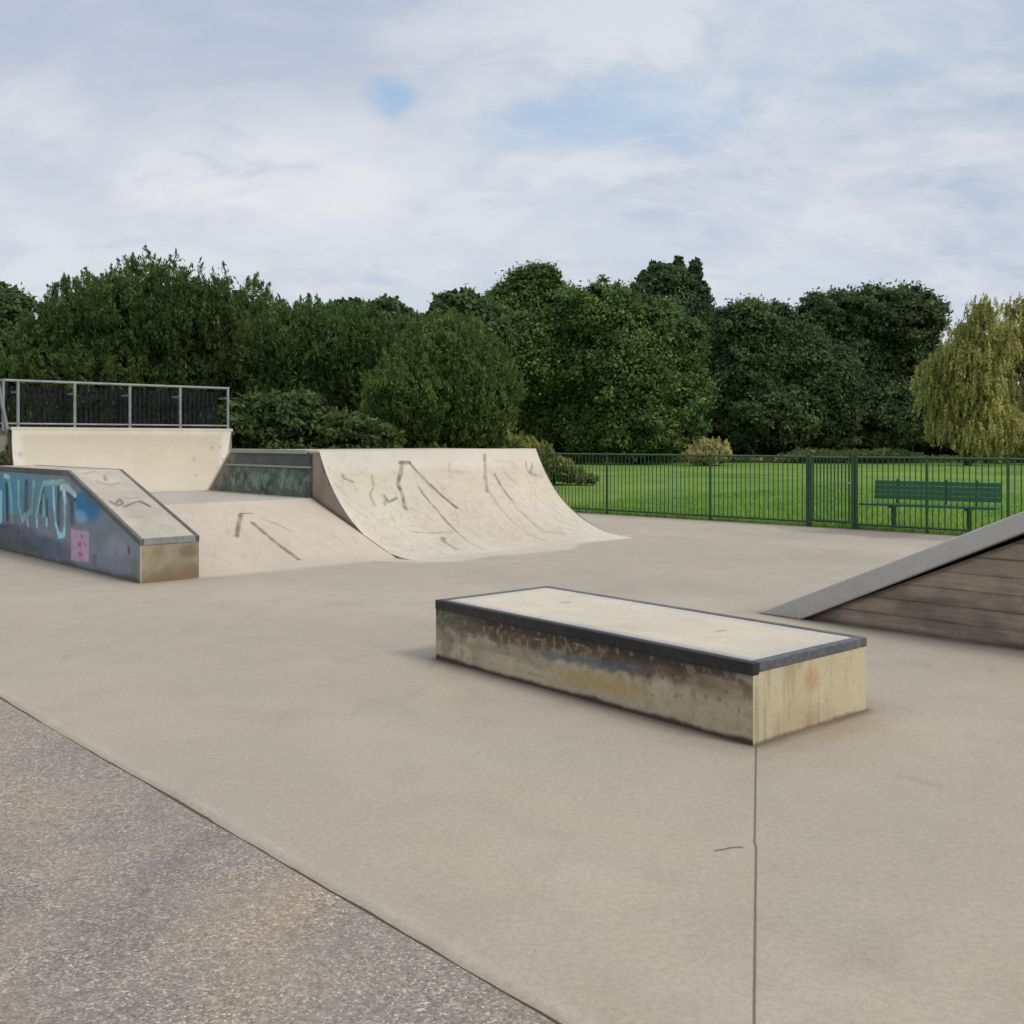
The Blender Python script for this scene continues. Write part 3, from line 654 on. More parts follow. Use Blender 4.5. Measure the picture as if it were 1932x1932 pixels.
def edge(a0, a1, b0, b1, c, z0=PZ-.052):
    b = MB(); b.box(a0, a1, b0, b1, z0, PZ+.002, c); return b.build('steel_edge', M['dark_steel'], pad, bevel=.005)
o = edge(w0-.005, w0+.05, n0-.005, n1+.005, (.045, .043, .042), PZ-.064); o['label'] = 'black worn steel edge along the long side'
edge(w0+.052, w1-.052, n0-.005, n0+.05, (.17, .18, .19)); edge(w1-.05, w1+.005, n0-.005, n1+.005, (.16, .15, .14)); edge(w0+.052, w1-.052, n1-.05, n1+.005, (.16, .15, .14))

pad.rotation_euler.z = -.045
# ------------------------------------------------------------------ FUN BOX on the right
fb = empty('fun_box', P(1.4, -9, 0), 'big wedge ramp with grey slab edge and dark brown side at the right edge', 'ramp')
F0 = -5.83; SL = .452; FT = 1.16; n1_ = F0-FT/SL; n2_ = n1_-2.0; n3_ = n2_-FT/SL; TH = .205
wa, wb = -.18, 3.1
prof = [(F0, 0), (n1_, FT), (n2_, FT), (n3_, 0), (n3_+TH/SL, 0), (n2_-.1, FT-TH), (n1_+.1, FT-TH), (F0-TH/SL, 0)]
b = MB(); b.prism(prof, wa-.03, wb, srgb(184, 180, 174))
sl_ = b.build('slab', M['conc'], fb, bevel=.012)
b = MB()
nmv = np.linspace(F0-TH/SL-.01, n3_+TH/SL+.01, 300); zt = np.clip(np.minimum((F0-TH/SL-nmv)*SL, (nmv-n3_-TH/SL)*SL), 0, FT-TH)
nm, zr = np.meshgrid(nmv, np.linspace(0, FT-TH, 150), indexing='ij'); zm = np.minimum(zr, zt[:, None])
cc = np.ones(nm.shape+(3,))*np.array(srgb(146, 131, 115))
cc = lay(cc, .6*sm(.48, .62, fbm(nm*2.2, zm*7, 191)), srgb(96, 92, 84))
cc = lay(cc, .5*sm(.52, .66, fbm(nm*4, zm*9, 192)), srgb(138, 122, 104))
for i in range(1, 8): cc = lay(cc, (.30+.5*vn(nm*2.5, nm*0+i, 7))*sm(.011, .003, np.abs(zr-.135*i)), srgb(66, 56, 48)); cc = lay(cc, .18*vn(nm*0, nm*0+i*3.3, 5)*((zr > .135*i) & (zr < .135*(i+1))), srgb(170, 150, 128))
cc = lay(cc, .6*sm(.05, .01, zt[:, None]-zm), srgb(58, 48, 42)); cc = lay(cc, .6*sm(.06, .01, zm), srgb(64, 52, 46))  # slab's shadow line painted along the top; foot darkened too
b.grid(PA(nm*0+wa+.035, nm, zm), cc); b.build('side_panel', M['timber'], fb, fixn=False)
b = MB(); b.poly([P(wb-.02, n, z) for n, z in ((F0-TH/SL, 0), (n1_+.1, FT-TH), (n2_-.1, FT-TH), (n3_+TH/SL, 0))], srgb(100, 90, 78)); b.build('side_panel', M['timber'], fb)

# ------------------------------------------------------------------ GREEN FENCE
FA = np.array([2.05, 22.1]); FD = np.array([.741, -.672])
def fence_t(x):
    r = (x-966)/1932; return (r*FA[1]-FA[0])/(FD[0]-r*FD[1])
def FP(t, z, off=0.0): return (FA[0]+FD[0]*t-FD[1]*off, FA[1]+FD[1]*t+FD[0]*off, z)
FH = 1.30
def fbar(mb, t0, t1, z, r): mb.tube([FP(t0, z), FP(t1, z)], r, 4)
def bars(mb, t0, t1, sp=.098, r=.0095, h=FH):
    k = max(1, round((t1-t0)/sp))
    for i in range(1, k): t = t0+(t1-t0)*i/k; mb.tube([FP(t, .08), FP(t, h-.02)], r, 6)
def fence(name, T, label, cat):
    root = empty(name, FP((T[0]+T[-1])/2, 0), label, cat)
    for t in T:
        b = MB(); b.tube([FP(t, -.05), FP(t, FH+.03)], .027, 4); b.build('post', M['green_steel'], root)
    for t0, t1 in zip(T[:-1], T[1:]):
        b = MB(); bars(b, t0, t1); b.build('bar_panel', M['green_steel'], root)
        b = MB(); fbar(b, t0, t1, FH-.01, .02); b.build('top_rail', M['green_steel'], root)
        b = MB(); fbar(b, t0, t1, .09, .018); b.build('bottom_rail', M['green_steel'], root)
tg0, tg1 = fence_t(1526), fence_t(1610)
fence('railing_fence', [-5.2, -2.6, 0, fence_t(1340), tg0-.03], 'green vertical bar fence from the quarter pipe to the gate, in front of the grass', 'fence')
tr1, tr2 = fence_t(1772), fence_t(1902)
fence('railing_fence', [tg1+.06, (tg1+tr2)/2, tr2, tr2+.5, tr2+2.5, tr2+4.5], 'green vertical bar fence in front of the bench, right of the gate', 'fence')
gt = empty('gate', FP(tg0+.05, 0), 'narrow green barred gate between two thicker posts', 'gate')
b = MB(); b.tube([FP(tg0+.03, -.05), FP(tg0+.03, FH+.03)], .035, 4); b.build('gate_post', M['green_steel'], gt)
b = MB(); b.tube([FP(tg1, -.05), FP(tg1, FH+.03)], .045, 4); b.build('gate_post', M['green_steel'], gt)
b = MB(); fbar(b, tg0+.07, tg1-.06, FH-.02, .026); fbar(b, tg0+.07, tg1-.06, .12, .022)
for t in (tg0+.09, tg1-.08): b.tube([FP(t, .1), FP(t, FH-.02)], .018, 4)
b.build('gate_frame', M['green_steel'], gt)
b = MB(); bars(b, tg0+.09, tg1-.08,   .068, .013, FH-.02); b.build('bar_panel', M['green_steel'], gt)
b = MB(); b.tube([FP(tg1-.12, .82, -.03), FP(tg1-.02, .82, -.03)], .02, 6); b.build('latch', M['galv'], gt)

# ------------------------------------------------------------------ BENCH
bx, by = FP(fence_t(1740), 0)[:2]
bd = np.array([.80, -.60]); bp = np.array([.60, .80])      # along, back
BC = np.array([bx, by])+bp*.42
def BP(s, d, z): return (BC[0]+bd[0]*s+bp[0]*d, BC[1]+bd[1]*s+bp[1]*d, z)
bench = empty('park_bench', (BC[0], BC[1], 0), 'dark green park bench with two backrest panels standing behind the bar fence', 'bench')
def obox(mb, s0, s1, d0, d1, z0, z1, lean=0):
    v = [BP(s, d+(lean if z == z1 else 0), z) for z in (z0, z1) for s, d in ((s0, d0), (s1, d0), (s1, d1), (s0, d1))]
    mb.add(v, [(0, 3, 2, 1), (4, 5, 6, 7), (0, 1, 5, 4), (1, 2, 6, 5), (2, 3, 7, 6), (3, 0, 4, 7)])
b = MB()
for i in range(4): obox(b, -1.15, 1.12, -.22+i*.105, -.22+i*.105+.095, .43, .465)
b.build('seat', M['green_bench'], bench, bevel=.006)
for s0, s1 in ((-1.02, .205), (.235, 1.12)):
    b = MB()
    for i in range(4): obox(b, s0, s1, .24+i*.012, .27+i*.012, .53+i*.085, .53+i*.085+.079, .012)
    b.build('backrest', M['green_bench'], bench, bevel=.006)
for s in (-.62, .22, .72):
    b = MB(); b.tube([BP(s, .26, .40), BP(s, .30, .90)], .02, 4); b.build('back_support', M['green_steel'], bench)
for s in (-.60, .66):
    b = MB(); obox(b, s-.035, s+.035, -.04, .04, -.06, .40); obox(b, s-.035, s+.035, -.20, .28, .395, .43); b.build('leg', M['green_steel'], bench, bevel=.004)
pd = MB(); v = [BP(s, d, z) for z in (-.06, -.012) for s, d in ((-1.5, -.38), (1.6, -.38), (1.6, .6), (-1.5, .6))]
pd.add(v, [(4, 5, 6, 7), (0, 1, 5, 4), (1, 2, 6, 5), (2, 3, 7, 6), (3, 0, 4, 7)], srgb(128, 112, 104)); struct(pd, 'bench_pad', M['conc'])

# ------------------------------------------------------------------ VEGETATION
def fast_mesh(name, V, C, mat, parent):
    k = len(V)//4; me = bpy.data.meshes.new(name)
    if parent is not None: V = V-np.array(parent_world(parent))
    me.vertices.add(len(V)); me.vertices.foreach_set('co', V.astype(np.float32).ravel())
    me.loops.add(len(V)); me.loops.foreach_set('vertex_index', np.arange(len(V), dtype=np.int32))
    me.polygons.add(k); me.polygons.foreach_set('loop_start', np.arange(0, len(V), 4, dtype=np.int32))
    me.polygons.foreach_set('loop_total', np.full(k, 4, np.int32))
    a = me.color_attributes.new('Col', 'FLOAT_COLOR', 'POINT')
    a.data.foreach_set('color', np.concatenate([C, np.ones((len(C), 1))], 1).astype(np.float32).ravel())
    me.materials.append(mat); me.update(calc_edges=True)
    o = bpy.data.objects.new(name, me); COL.objects.link(o)
    if parent is not None: o.parent = parent
    return o
def unit(v): return v/(np.linalg.norm(v, axis=-1, keepdims=True)+1e-9)
def leaves(c, axis, nrm, ln_, wd_, col):
    """diamond leaves: centre c, long axis, normal"""
    axis = unit(axis); side = unit(np.cross(nrm, axis)); L = ln_[:, None]; Wd = wd_[:, None]
    fold = unit(np.cross(axis, side))*Wd*.25
    V = np.stack([c-axis*L, c+side*Wd+fold-axis*L*.1, c+axis*L, c-side*Wd+fold-axis*L*.1], 1).reshape(-1, 3)
    return V, np.repeat(col, 4, 0)
def crown(blobs, col, col2, nleaf, ls, style='oak', zmin=0.1, hue=.25):
    """blobs: world (x,y,z,rx,ry,rz)"""
    B = np.array(blobs, float); area = B[:, 3]*B[:, 5]; pr = area/area.sum()
    cr = .16 if style == 'oak' else .11
    ncl = int(nleaf/(52 if style == 'oak' else 26))
    bi = rng.choice(len(B), ncl, p=pr); d = unit(rng.normal(size=(ncl, 3)))
    back = d[:, 1] > .45; d[back, 1] *= -1                      # thin the rear of the crown a little
    flip = rng.random(ncl) < .22; d[flip, 1] = np.abs(d[flip, 1])
    lump = .82+.24*rng.random(ncl)
    for q in range(7):                                          # uneven outline
        k_ = unit(rng.normal(size=(len(B), 3)))[bi]; f_ = rng.uniform(3, 9); lump = lump+(.045 if style != 'shoot' else .028)*np.cos(f_*np.sum(d*k_, 1)*1.6+rng.uniform(0, 6))
    C = B[bi, :3]+d*B[bi, 3:6]*lump[:, None]
    keep = np.ones(ncl, bool)
    for k in range(len(B)):
        q = np.linalg.norm((C-B[k, :3])/B[k, 3:6], axis=1); keep &= ~((q < .62) & (bi != k))
    keep &= C[:, 2] > zmin
    C = C[keep]; bi = bi[keep]; d = d[keep]; ncl = len(C)
    rad = cr*np.minimum(B[bi, 3], B[bi, 5])*rng.uniform(.55, 1.5, ncl)+.06
    cv = rng.random(ncl); tone = rng.uniform(1-hue, 1+hue*1.5, ncl)*(.72+.56*fbm(C[:, 0]*.45+C[:, 1]*.3, C[:, 2]*.28, 88))
    per = int(nleaf/ncl)
    if style == 'oak':
        o = rng.normal(size=(ncl, per, 3))*rng.choice([.45, .62, .9], size=(ncl, 1, 1), p=[.50, .38, .12])
        o[..., 2] *= .7
        c = C[:, None]+o*rad[:, None, None]
        nr_ = unit(o+d[:, None]*.8+rng.normal(size=o.shape)*.55+np.array([0, 0, .45])); ax = rng.normal(size=o.shape)
    elif style == 'shoot':
        up = unit(d*.55+np.array([0, 0, 1.0])+rng.normal(size=d.shape)*.22); L = rad*(1.0+1.2*rng.random(ncl)**3)
        t = rng.random((ncl, per))**.8
        c = C[:, None]+up[:, None]*(t*L[:, None])[..., None]+rng.normal(size=(ncl, per, 3))*(rad[:, None]*.42*(1.05-t))[..., None]
        ax = up[:, None]+rng.normal(size=c.shape)*.55; nr_ = unit(rng.normal(size=c.shape)+d[:, None]*.8)
    else:                                                     # weeping
        L = rad*rng.uniform(1.5, 4.5, ncl)+.25; t = rng.random((ncl, per))
        c = C[:, None]+np.array([0, 0, -1.0])*(t*L[:, None])[..., None]+d[:, None]*np.array([1, 1, 0])*(np.sqrt(t)*rad[:, None])[..., None]+rng.normal(size=(ncl, per, 3))*(rad[:, None, None]*.26)
        ax = np.array([0, 0, -1.0])+rng.normal(size=c.shape)*.45; nr_ = unit(rng.normal(size=c.shape)+d[:, None]*.6)
        c = c+rng.normal(size=(ncl, 1, 3))*.25; c[..., 2] = np.maximum(c[..., 2], .2)
    c = c.reshape(-1, 3); ax = ax.reshape(-1, 3); nr_ = nr_.reshape(-1, 3); m = len(c)
    lc = np.array(col)[None]*(1-cv[:, None])+np.array(col2)[None]*cv[:, None]; lc = lc*tone[:, None]
    lc = np.repeat(lc, per, 0)*rng.uniform(.7, 1.3, (m, 1))
    sz = ls*rng.uniform(.6, 1.4, m)
    V1, C1 = leaves(c, ax, nr_, sz, sz*(.55 if style == 'oak' else .28), lc)
    # inner foliage so the crown is not hollow
    k2 = int(nleaf*(.03 if style == 'weep' else .12)); bi = rng.choice(len(B), k2, p=pr); d2 = unit(rng.normal(size=(k2, 3)))
    c2_ = B[bi, :3]+d2*B[bi, 3:6]*(rng.uniform(.2, .82, k2)**.6)[:, None]; c2_[:, 2] = np.maximum(c2_[:, 2], .15)
    V2, C2 = leaves(c2_, rng.normal(size=(k2, 3)), rng.normal(size=(k2, 3)), np.full(k2, ls*2.6), np.full(k2, ls*1.7), np.array(col)[None]*rng.uniform(.7, 1.1, (k2, 1)))
    return np.concatenate([V1, V2]), np.concatenate([C1, C2])
def plant(name, label, cat, Y, bl, col, col2, nleaf, ls, style='oak', depth=.85, group=None, hue=.25, trunk=True, dy=None):
    blobs = []
    for i, b_ in enumerate(bl):
        x, y, rx, rz = b_[:4]; yy = Y+(b_[4] if len(b_) > 4 else rng.uniform(-.06, .06)*Y*.3)
        X, _, Z = at(x, y, Y); blobs.append((X, yy, Z, rx/1932*Y, max(rx, rz)/1932*Y*depth, rz/1932*Y))
    if cat == 'bush' and Y < 35:                                # skirts down to the ground
        A_ = np.array(blobs); x0_, x1_ = (A_[:, 0]-A_[:, 3]*.8).min(), (A_[:, 0]+A_[:, 3]*.8).max()
        for x_ in np.arange(x0_, x1_, .9): blobs.append((x_, Y+rng.uniform(-.6, .3), .6, .8, .8, .9))
    B = np.array(blobs); cx = float(np.average(B[:, 0], weights=B[:, 3])); 
    root = empty(name, (cx, Y, 0), label, cat, group)
    V, C = crown(blobs, col, col2, nleaf, ls, style, hue=hue)
    fast_mesh('crown', V, C, M['leaf'], root)
    top = B[:, 2].max(); hgt = top
    tb = MB(); r = max(.05, hgt*.022)
    tb.tube([(cx, Y, -.1), (cx+.05*r*8, Y, hgt*.25), (cx-.2*r, Y+.1, hgt*.55), (cx+.2*r, Y, hgt*.9)], [r*1.3, r, r*.7, r*.25], 9)
    for q in B[:min(len(B), 7)]:
        z0 = hgt*random.uniform(.15, .45)
        tb.tube([(cx, Y, z0), ((cx+q[0])/2, (Y+q[1])/2, (z0+q[2])/2+.1*r), (q[0], q[1], q[2])], [r*.6, r*.4, r*.12], 6)
    tb.build('trunk', M['bark'], root)
    return root
G1 = (.060, .094, .028); G1b = (.092, .130, .036)     # scrub willow
G2 = (.058, .094, .028); G2b = (.100, .148, .036)     # oaks
G3 = (.044, .070, .028); G3b = (.074, .106, .038)     # darkest
YG = (.070, .115, .028); YGb = (.100, .150, .034)
GO = (.25, .25, .075); GOb = (.38, .36, .13)
gA = 'scrub willows behind the ramps'
plant('scrub_bush', 'tallest willow scrub with spiky shoots rising behind the guard rail', 'bush', 31,
      [(190, 625, 110, 95), (300, 615, 125, 105), (420, 640, 115, 105), (110, 690, 85, 100), (240, 720, 130, 90), (380, 740, 140, 90), (40, 740, 60, 80), (490, 700, 90, 110), (150, 790, 120, 60), (320, 800, 130, 60), (450, 800, 100, 60)],
      G1, G1b, 170000, .072, 'shoot', group=gA)
plant('scrub_bush', 'mid height green willow scrub left of the round bush, behind the painted wall', 'bush', 29.5,
      [(560, 690, 100, 105), (640, 690, 95, 105), (710, 710, 85, 105), (560, 780, 100, 65), (680, 790, 110, 60)], G1, YG, 110000, .07, 'shoot', group=gA)
plant('scrub_bush', 'rounded yellow green bush directly behind the quarter pipe', 'bush', 27.5,
      [(840, 705, 105, 100), (895, 745, 82, 92), (790, 760, 100, 75), (870, 800, 95, 50), (760, 810, 90, 40)], (.076, .122, .032), (.120, .170, .042), 110000, .066, 'shoot', group=gA)
plant('shrub', 'low dark leafy shrub in front of the scrub, beside the end of the guard rail', 'bush', 25.5,
      [(470, 800, 55, 45), (540, 790, 70, 48), (620, 812, 70, 36), (700, 822, 60, 28)], (.05, .08, .026), (.085, .12, .034), 50000, .07, 'oak', trunk=True)
plant('tree', 'dark tree top at the far left edge', 'tree', 46, [(5, 600, 58, 62), (-70, 640, 90, 95), (20, 690, 60, 80), (-20, 780, 80, 60)], G3, G3b, 50000, .12)
plant('conifer', 'two small dark treetops peeping over the scrub left of the oaks', 'tree', 58,
      [(725, 595, 32, 36), (655, 600, 34, 36), (700, 680, 80, 80), (770, 640, 40, 50)], G3, G3b, 16000, .2)
plant('tree', 'small dark tree at the left foot of the tall oak', 'tree', 62, [(865, 590, 50, 42), (900, 640, 60, 70), (840, 640, 45, 60)], G3, G3b, 14000, .2)
plant('oak_tree', 'broad green oak with a pointed top, left one of the dark trees', 'tree', 72,
      [(1005, 560, 58, 58), (955, 600, 60, 55), (1060, 600, 62, 55), (985, 680, 95, 85), (1080, 690, 80, 85), (1040, 770, 80, 75), (960, 770, 70, 75), (1030, 530, 28, 22)], G2, G2b, 120000, .135, hue=.4)
plant('oak_tree', 'tallest dark tree with a ragged feathery top behind the others', 'tree', 88,
      [(1255, 540, 44, 36), (1296, 552, 28, 40), (1225, 570, 40, 40), (1322, 575, 20, 30), (1238, 512, 16, 20), (1283, 505, 11, 22), (1308, 515, 10, 26), (1330, 548, 10, 22), (1216, 528, 12, 16), (1260, 620, 80, 70), (1270, 720, 80, 90)], G3, G3b, 70000, .16)
plant('oak_tree', 'bushy green tree with ivy like folds in front of the tallest tree', 'tree', 70,
      [(1140, 600, 60, 58), (1210, 640, 75, 75), (1280, 650, 52, 70), (1170, 720, 90, 90), (1265, 745, 66, 85), (1200, 805, 90, 55), (1120, 800, 60, 55), (1290, 810, 36, 45)], G2, (.100, .150, .040), 120000, .135, hue=.45)
plant('oak_tree', 'lower rounded dark tree between the bushy tree and the broad crown on the right', 'tree', 79,
      [(1405, 625, 60, 52), (1460, 620, 52, 52), (1500, 690, 75, 80), (1410, 710, 75, 85), (1545, 730, 60, 80), (1450, 790, 90, 62), (1560, 800, 55, 50)], (.048, .074, .028), (.080, .116, .038), 110000, .15, hue=.3)
plant('oak_tree', 'broad dark crown behind and left of the golden willow', 'tree', 95,
      [(1570, 600, 66, 50), (1640, 595, 70, 50), (1705, 605, 60, 58), (1600, 680, 85, 80), (1700, 690, 85, 85), (1740, 750, 60, 80), (1650, 780, 110, 70)], G3, G3b, 100000, .18, hue=.3)
gW = 'golden willows at the right edge'
plant('willow_tree', 'golden yellow weeping willow standing left of its partly cut off twin', 'tree', 66,
      [(1838, 600, 24, 32), (1822, 640, 30, 34), (1795, 672, 36, 26), (1850, 668, 36, 36), (1780, 716, 34, 20), (1838, 722, 46, 30), (1800, 758, 40, 22), (1860, 770, 40, 30), (1825, 808, 34, 24), (1880, 640, 22, 30), (1762, 690, 20, 14), (1768, 742, 24, 14), (1790, 800, 26, 18), (1850, 830, 40, 18), (1890, 800, 30, 26)], GO, GOb, 60000, .10, 'weep', group=gW)
plant('willow_tree', 'golden willow cut off by the right edge of the photo', 'tree', 69,
      [(1914, 592, 24, 30), (1908, 636, 28, 34), (1945, 600, 30, 34), (1925, 690, 42, 36), (1985, 650, 50, 60), (1915, 745, 32, 28), (1990, 760, 60, 60), (1940, 790, 36, 34), (1960, 830, 50, 22)], GO, GOb, 60000, .10, 'weep', group=gW)
plant('golden_bush', 'small pale golden bush at the far edge of the grass', 'bush', 66, [(1335, 852, 38, 22), (1320, 860, 34, 18), (1358, 860, 28, 16)], (.30, .27, .11), (.42, .37, .17), 9000, .11, 'shoot')
plant('weedy_shrub', 'rough olive shrub at the right end of the quarter pipe, behind the fence', 'bush', 38,
      [(1012, 866, 30, 28), (1046, 884, 30, 20), (975, 866, 46, 38), (1000, 890, 50, 20), (1075, 896, 26, 13), (1036, 899, 36, 12), (1100, 904, 26, 7)], (.15, .18, .045), (.26, .25, .08), 22000, .085, 'shoot', hue=.3)
# dark understorey closing the gaps at the wood's edge, one mass
def mass(name, label, cat, Y, spots, col, col2, nleaf, ls, style='oak'):
    blobs = []
    for x, y, rx, rz in spots:
        X, _, Z = at(x, y, Y); blobs.append((X, Y+rng.uniform(-1, 1), Z, rx/1932*Y, 3, rz/1932*Y))
    V, C = crown(blobs, col, col2, nleaf, ls, style, zmin=-.05); o = fast_mesh(name, V, C, M['leaf'], None); tag(o, label, cat, kind='stuff')
mass('understorey', 'dark undergrowth under the trees at the far edge of the grass', 'undergrowth', 98,
     [(x, 800+rng.uniform(-15, 15), 55, 50) for x in range(-60, 2060, 48)]+[(x, 838, 55, 26) for x in range(900, 2060, 48)], (.022, .032, .016), (.036, .052, .022), 90000, .30)
mass('tall_weeds', 'pale green weeds along the far edge of the grass', 'weeds', 74,
     [(x, 858+rng.uniform(-2, 2), 22, 7+rng.uniform(-2, 3)) for x in list(range(1500, 1720, 22))+list(range(1180, 1300, 30))+list(range(1840, 2000, 26))], (.12, .16, .05), (.2, .22, .09), 16000, .1, 'shoot')
mass('rough_grass', 'tall yellowish rough grass fringing the lawn below the trees', 'grass', 76,
     [(x, 867+rng.uniform(-2, 1), 26, 4+rng.uniform(0, 3)) for x in range(1080, 2000, 30)], (.16, .18, .06), (.26, .26, .10), 22000, .11, 'shoot')
bl_ = []
for w_ in (-3.25, -3.7, -4.3):
    for n_ in np.arange(5.9, 9.2, .55):
        for z_ in (.25, .75, 1.15):
            q_ = P(w_+rng.normal()*.08, n_, z_+rng.normal()*.06-(.25 if w_ < -3.5 else 0)); bl_.append((*q_, .26, .30, .34))
V, C = crown(bl_, (.07, .085, .03), (.12, .12, .06), 16000, .045, 'shoot', zmin=-.05); o = fast_mesh('rough_bank', V, C, M['leaf'], None); tag(o, 'dark rough vegetation beside the raised quarter pipe', 'undergrowth', kind='stuff')

# grass blades near the fence
k = 60000
t = rng.uniform(-3, 12, k); off = rng.random(k)**2.2*16+.03
bx_ = FA[0]+FD[0]*t-FD[1]*off*1.0; by_ = FA[1]+FD[1]*t+FD[0]*off
bx_ = FA[0]+FD[0]*t+.672*off; by_ = FA[1]+FD[1]*t+.741*off
c = np.stack([bx_, by_, np.full(k, -.02)], 1); hgt = rng.uniform(.03, .075, k)+.09*(off < .25)*rng.random(k)**2
ax = np.stack([rng.normal(size=k)*.35, rng.normal(size=k)*.35, np.ones(k)], 1); c[:, 2] += hgt*.5-.03
V, Cc = leaves(c, ax, rng.normal(size=(k, 3)), hgt, np.full(k, .008), np.array([.18, .30, .052])[None]*rng.uniform(.6, 1.35, (k, 1)))
o = fast_mesh('grass', V, Cc, M['leaf'], None); tag(o, 'short green grass growing behind the bar fence', 'grass', kind='stuff')
# far path and marker post
X0, Y0 = gnd(1385, 867); 
fp = MB(); ys = 80; fp.add([(at(1380, 0, 84)[0], 84, -.05), (at(1620, 0, 84)[0], 84, -.05), (at(1620, 0, 87)[0], 87, -.05), (at(1380, 0, 87)[0], 87, -.05)], [(0, 1, 2, 3)], srgb(170, 165, 155)); struct(fp, 'far_path', M['conc'])
mk = empty('marker_post', (at(1506, 0, 76)[0], 76, -.06), 'small white marker post at the far edge of the grass', 'post')
x_, y_ = mk.location[0], 76
b = MB(); b.tube([(x_, y_, -.06), (x_, y_, 1.05)], .10, 8); b.build('shaft', M['white'], mk)
b = MB(); b.tube([(x_, y_, 1.05), (x_, y_, 1.12), (x_, y_, 1.32), (x_, y_, 1.38)], [.12, .19, .19, .10], 10); b.build('cap', M['white'], mk)

# ------------------------------------------------------------------ SKY AND SUN
az_dir = np.array([.72, -.45]); az_dir /= np.linalg.norm(az_dir); EL = math.radians(46)
sd = np.array([az_dir[0]*math.cos(EL), az_dir[1]*math.cos(EL), math.sin(EL)])
world = bpy.data.worlds.new('World'); S.world = world; world.use_nodes = True
nt = world.node_tree; nt.nodes.clear(); LN = nt.links.new
def wnode(t, **k):
    x = nt.nodes.new(t)
    for a, v in k.items(): setattr(x, a, v)
    return x
sky = wnode('ShaderNodeTexSky', sky_type='NISHITA', sun_disc=False); sky.sun_elevation = EL; sky.sun_rotation = math.atan2(az_dir[0], az_dir[1])
sky.air_density = 1.0; sky.dust_density = 1.2
tc = wnode('ShaderNodeTexCoord'); D = tc.outputs['Generated']
sep = wnode('ShaderNodeSeparateXYZ'); LN(D, sep.inputs[0])
def m_(op, a, b=None, c=None, clamp=False):
    x = wnode('ShaderNodeMath', operation=op, use_clamp=clamp)
    for i, v in enumerate((a, b, c)):
        if v is None: continue
        if isinstance(v, (int, float)): x.inputs[i].default_value = v
        else: LN(v, x.inputs[i])
    return x.outputs[0]
zc = m_('MAXIMUM', sep.outputs[2], 0.0); zd = m_('ADD', zc, .38)
px = m_('DIVIDE', sep.outputs[0], zd); py = m_('DIVIDE', sep.outputs[1], zd)
cb_ = wnode('ShaderNodeCombineXYZ'); LN(px, cb_.inputs[0]); LN(py, cb_.inputs[1])
def wnoise(scale, detail, rough, dist, off=(0, 0, 0), sc=(1, 1, 1)):
    mp = wnode('ShaderNodeMapping'); mp.inputs['Location'].default_value = off; mp.inputs['Scale'].default_value = sc; LN(cb_.outputs[0], mp.inputs[0])
    x = wnode('ShaderNodeTexNoise'); x.inputs['Scale'].default_value = scale; x.inputs['Detail'].default_value = detail
    x.inputs['Roughness'].default_value = rough; x.inputs['Distortion'].default_value = dist; LN(mp.outputs[0], x.inputs['Vector']); return x.outputs['Fac']
def mr(v, a, b, c=0.0, d=1.0):
    x = wnode('ShaderNodeMapRange', interpolation_type='SMOOTHSTEP'); LN(v, x.inputs[0])
    for i, q in enumerate((a, b, c, d)): x.inputs[i+1].default_value = q
    return x.outputs[0]
def wmix(f, a, b):
    x = wnode('ShaderNodeMix', data_type='RGBA'); LN(f, x.inputs[0]) if not isinstance(f, float) else setattr(x.inputs[0], 'default_value', f)
    for v, i in ((a, 6), (b, 7)):
        if isinstance(v, tuple): x.inputs[i].default_value = (*v, 1)
        else: LN(v, x.inputs[i])
    return x.outputs[2]
def patch(x, y, sx, sy, wob=.6):
    """soft region of sky round one direction, edges broken by noise"""
    d = np.array([(x-966)/1932, 1, (830-y)/1932]); d /= np.linalg.norm(d)
    vs = wnode('ShaderNodeVectorMath', operation='SUBTRACT'); LN(D, vs.inputs[0]); vs.inputs[1].default_value = tuple(d)
    vm = wnode('ShaderNodeVectorMath', operation='MULTIPLY'); LN(vs.outputs[0], vm.inputs[0]); vm.inputs[1].default_value = (1/sx, 1/sx*.5, 1/sy)
    ln2 = wnode('ShaderNodeVectorMath', operation='LENGTH'); LN(vm.outputs[0], ln2.inputs[0])
    q = m_('ADD', ln2.outputs['Value'], m_('MULTIPLY', m_('SUBTRACT', nA, .5), wob*2))
    return mr(q, 1.0, .2)
nA = wnoise(3.0, 9, .60, .35, (3, 1, 0), (1, 1.25, 1))
nB = wnoise(1.6, 6, .5, .5, (8, 4, 0), (1, 1.4, 1))
nC = wnoise(6.0, 9, .62, .5, (1, 7, 0), (.9, 1.5, 1))
K = 10.0
grey = (.46*K, .54*K, .665*K); lite = (.63*K, .69*K, .775*K); blue = (.36*K, .56*K, .80*K); wht = (.74*K, .755*K, .81*K)
c = wmix(mr(nB, .32, .68), grey, lite)
c = wmix(m_('MULTIPLY', mr(nA, .42, .62), .75), c, wht)
c = wmix(m_('MULTIPLY', mr(wnoise(9.0, 9, .62, .3, (5, 2, 0), (1, 1.7, 1)), .46, .68), .28), c, wht)
c = wmix(m_('MULTIPLY', mr(nC, .50, .68), .32), c, (.42*K, .50*K, .64*K))
c = wmix(m_('MULTIPLY', m_('MULTIPLY', patch(530, 320, .19, .11, 1.6), mr(nC, .30, .58, .35, 1.0)), .95), c, (.80*K, .80*K, .84*K))
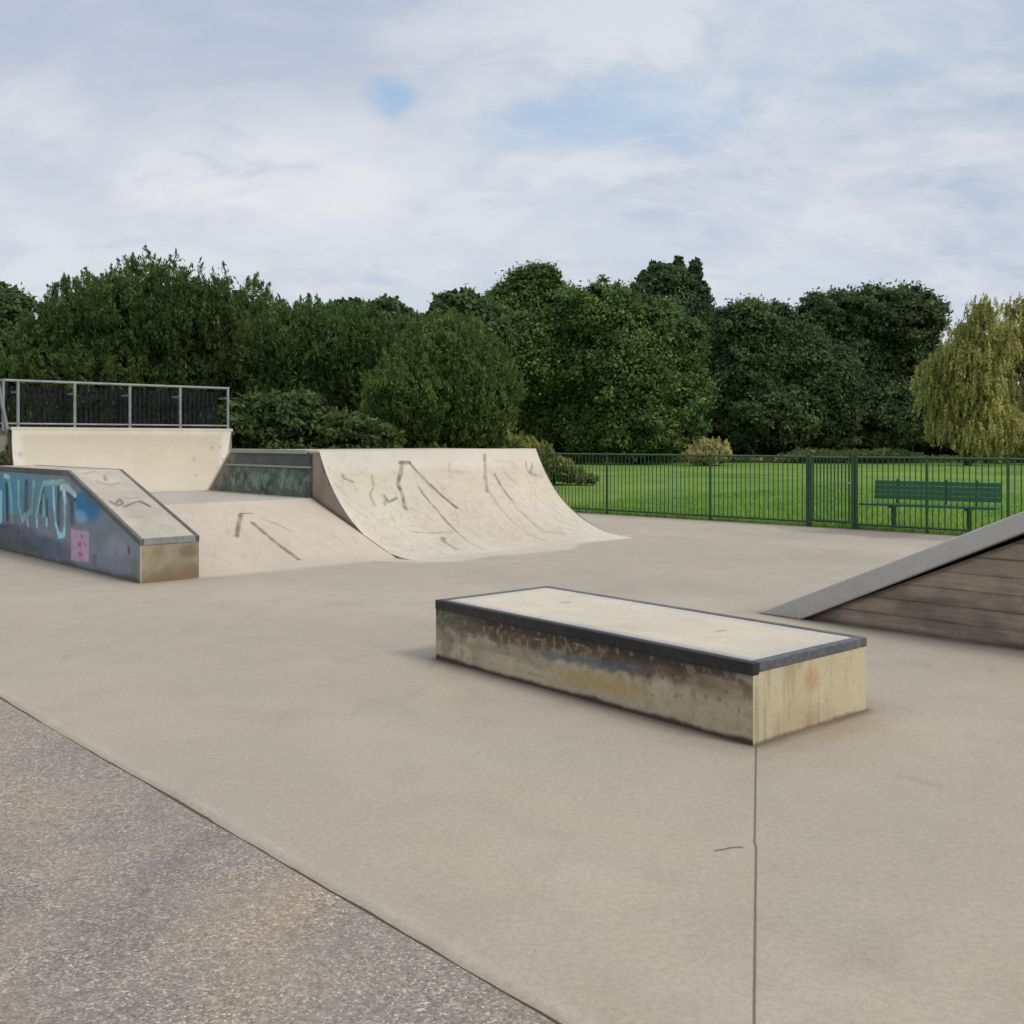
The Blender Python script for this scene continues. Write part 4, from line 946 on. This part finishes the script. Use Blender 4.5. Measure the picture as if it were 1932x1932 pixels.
c = wmix(m_('MULTIPLY', patch(650, 230, .09, .06), .5), c, wht)
c = wmix(m_('MULTIPLY', patch(100, 300, .15, .12), .3), c, wht)
c = wmix(m_('MULTIPLY', patch(360, 90, .40, .10), .6), c, (.42*K, .49*K, .63*K))
# thin places where the blue sky shows
hole = m_('MAXIMUM', m_('MULTIPLY', patch(745, 180, .046, .030, 2.2), .8), m_('MULTIPLY', patch(1180, 225, .17, .055, 1.3), .55))
hole = m_('MAXIMUM', hole, m_('MULTIPLY', patch(1680, 130, .06, .02, 1.0), .3))
skyb = wmix(.85, sky.outputs[0], blue)
hole = m_('MULTIPLY', hole, mr(nC, .70, .42, .65, 1.0))
c = wmix(hole, c, skyb)
c = wmix(m_('MULTIPLY', mr(zc, .16, .0), .55), c, (.66*K, .72*K, .82*K))      # milky towards the horizon
boost = mr(zc, .42, .85, 1.0, 1.45)                                            # overcast is brighter overhead
vm = wnode('ShaderNodeVectorMath', operation='SCALE'); LN(c, vm.inputs[0]); LN(boost, vm.inputs['Scale'])
bg = wnode('ShaderNodeBackground'); bg.inputs['Strength'].default_value = .1; LN(vm.outputs[0], bg.inputs[0])
wo = wnode('ShaderNodeOutputWorld'); LN(bg.outputs[0], wo.inputs[0])
sun = bpy.data.lights.new('Sun', 'SUN'); sun.energy = 1.9; sun.angle = math.radians(16); sun.color = (1, .95, .87)
so = bpy.data.objects.new('Sun', sun); COL.objects.link(so)
import mathutils
so.rotation_euler = mathutils.Vector(tuple(sd)).to_track_quat('Z', 'Y').to_euler()

# ------------------------------------------------------------------ CAMERA
cam = bpy.data.cameras.new('Camera'); co = bpy.data.objects.new('Camera', cam); COL.objects.link(co)
co.location = (0, 0, H); co.rotation_euler = (math.radians(90), 0, 0)
cam.sensor_width = 36; cam.lens = 36; cam.shift_y = -(966-830)/1932; cam.clip_start = .05; cam.clip_end = 3000
S.camera = co
S.view_settings.view_transform = 'Standard'; S.view_settings.look = 'None'; S.view_settings.gamma = 1
S.view_settings.exposure = 0.0
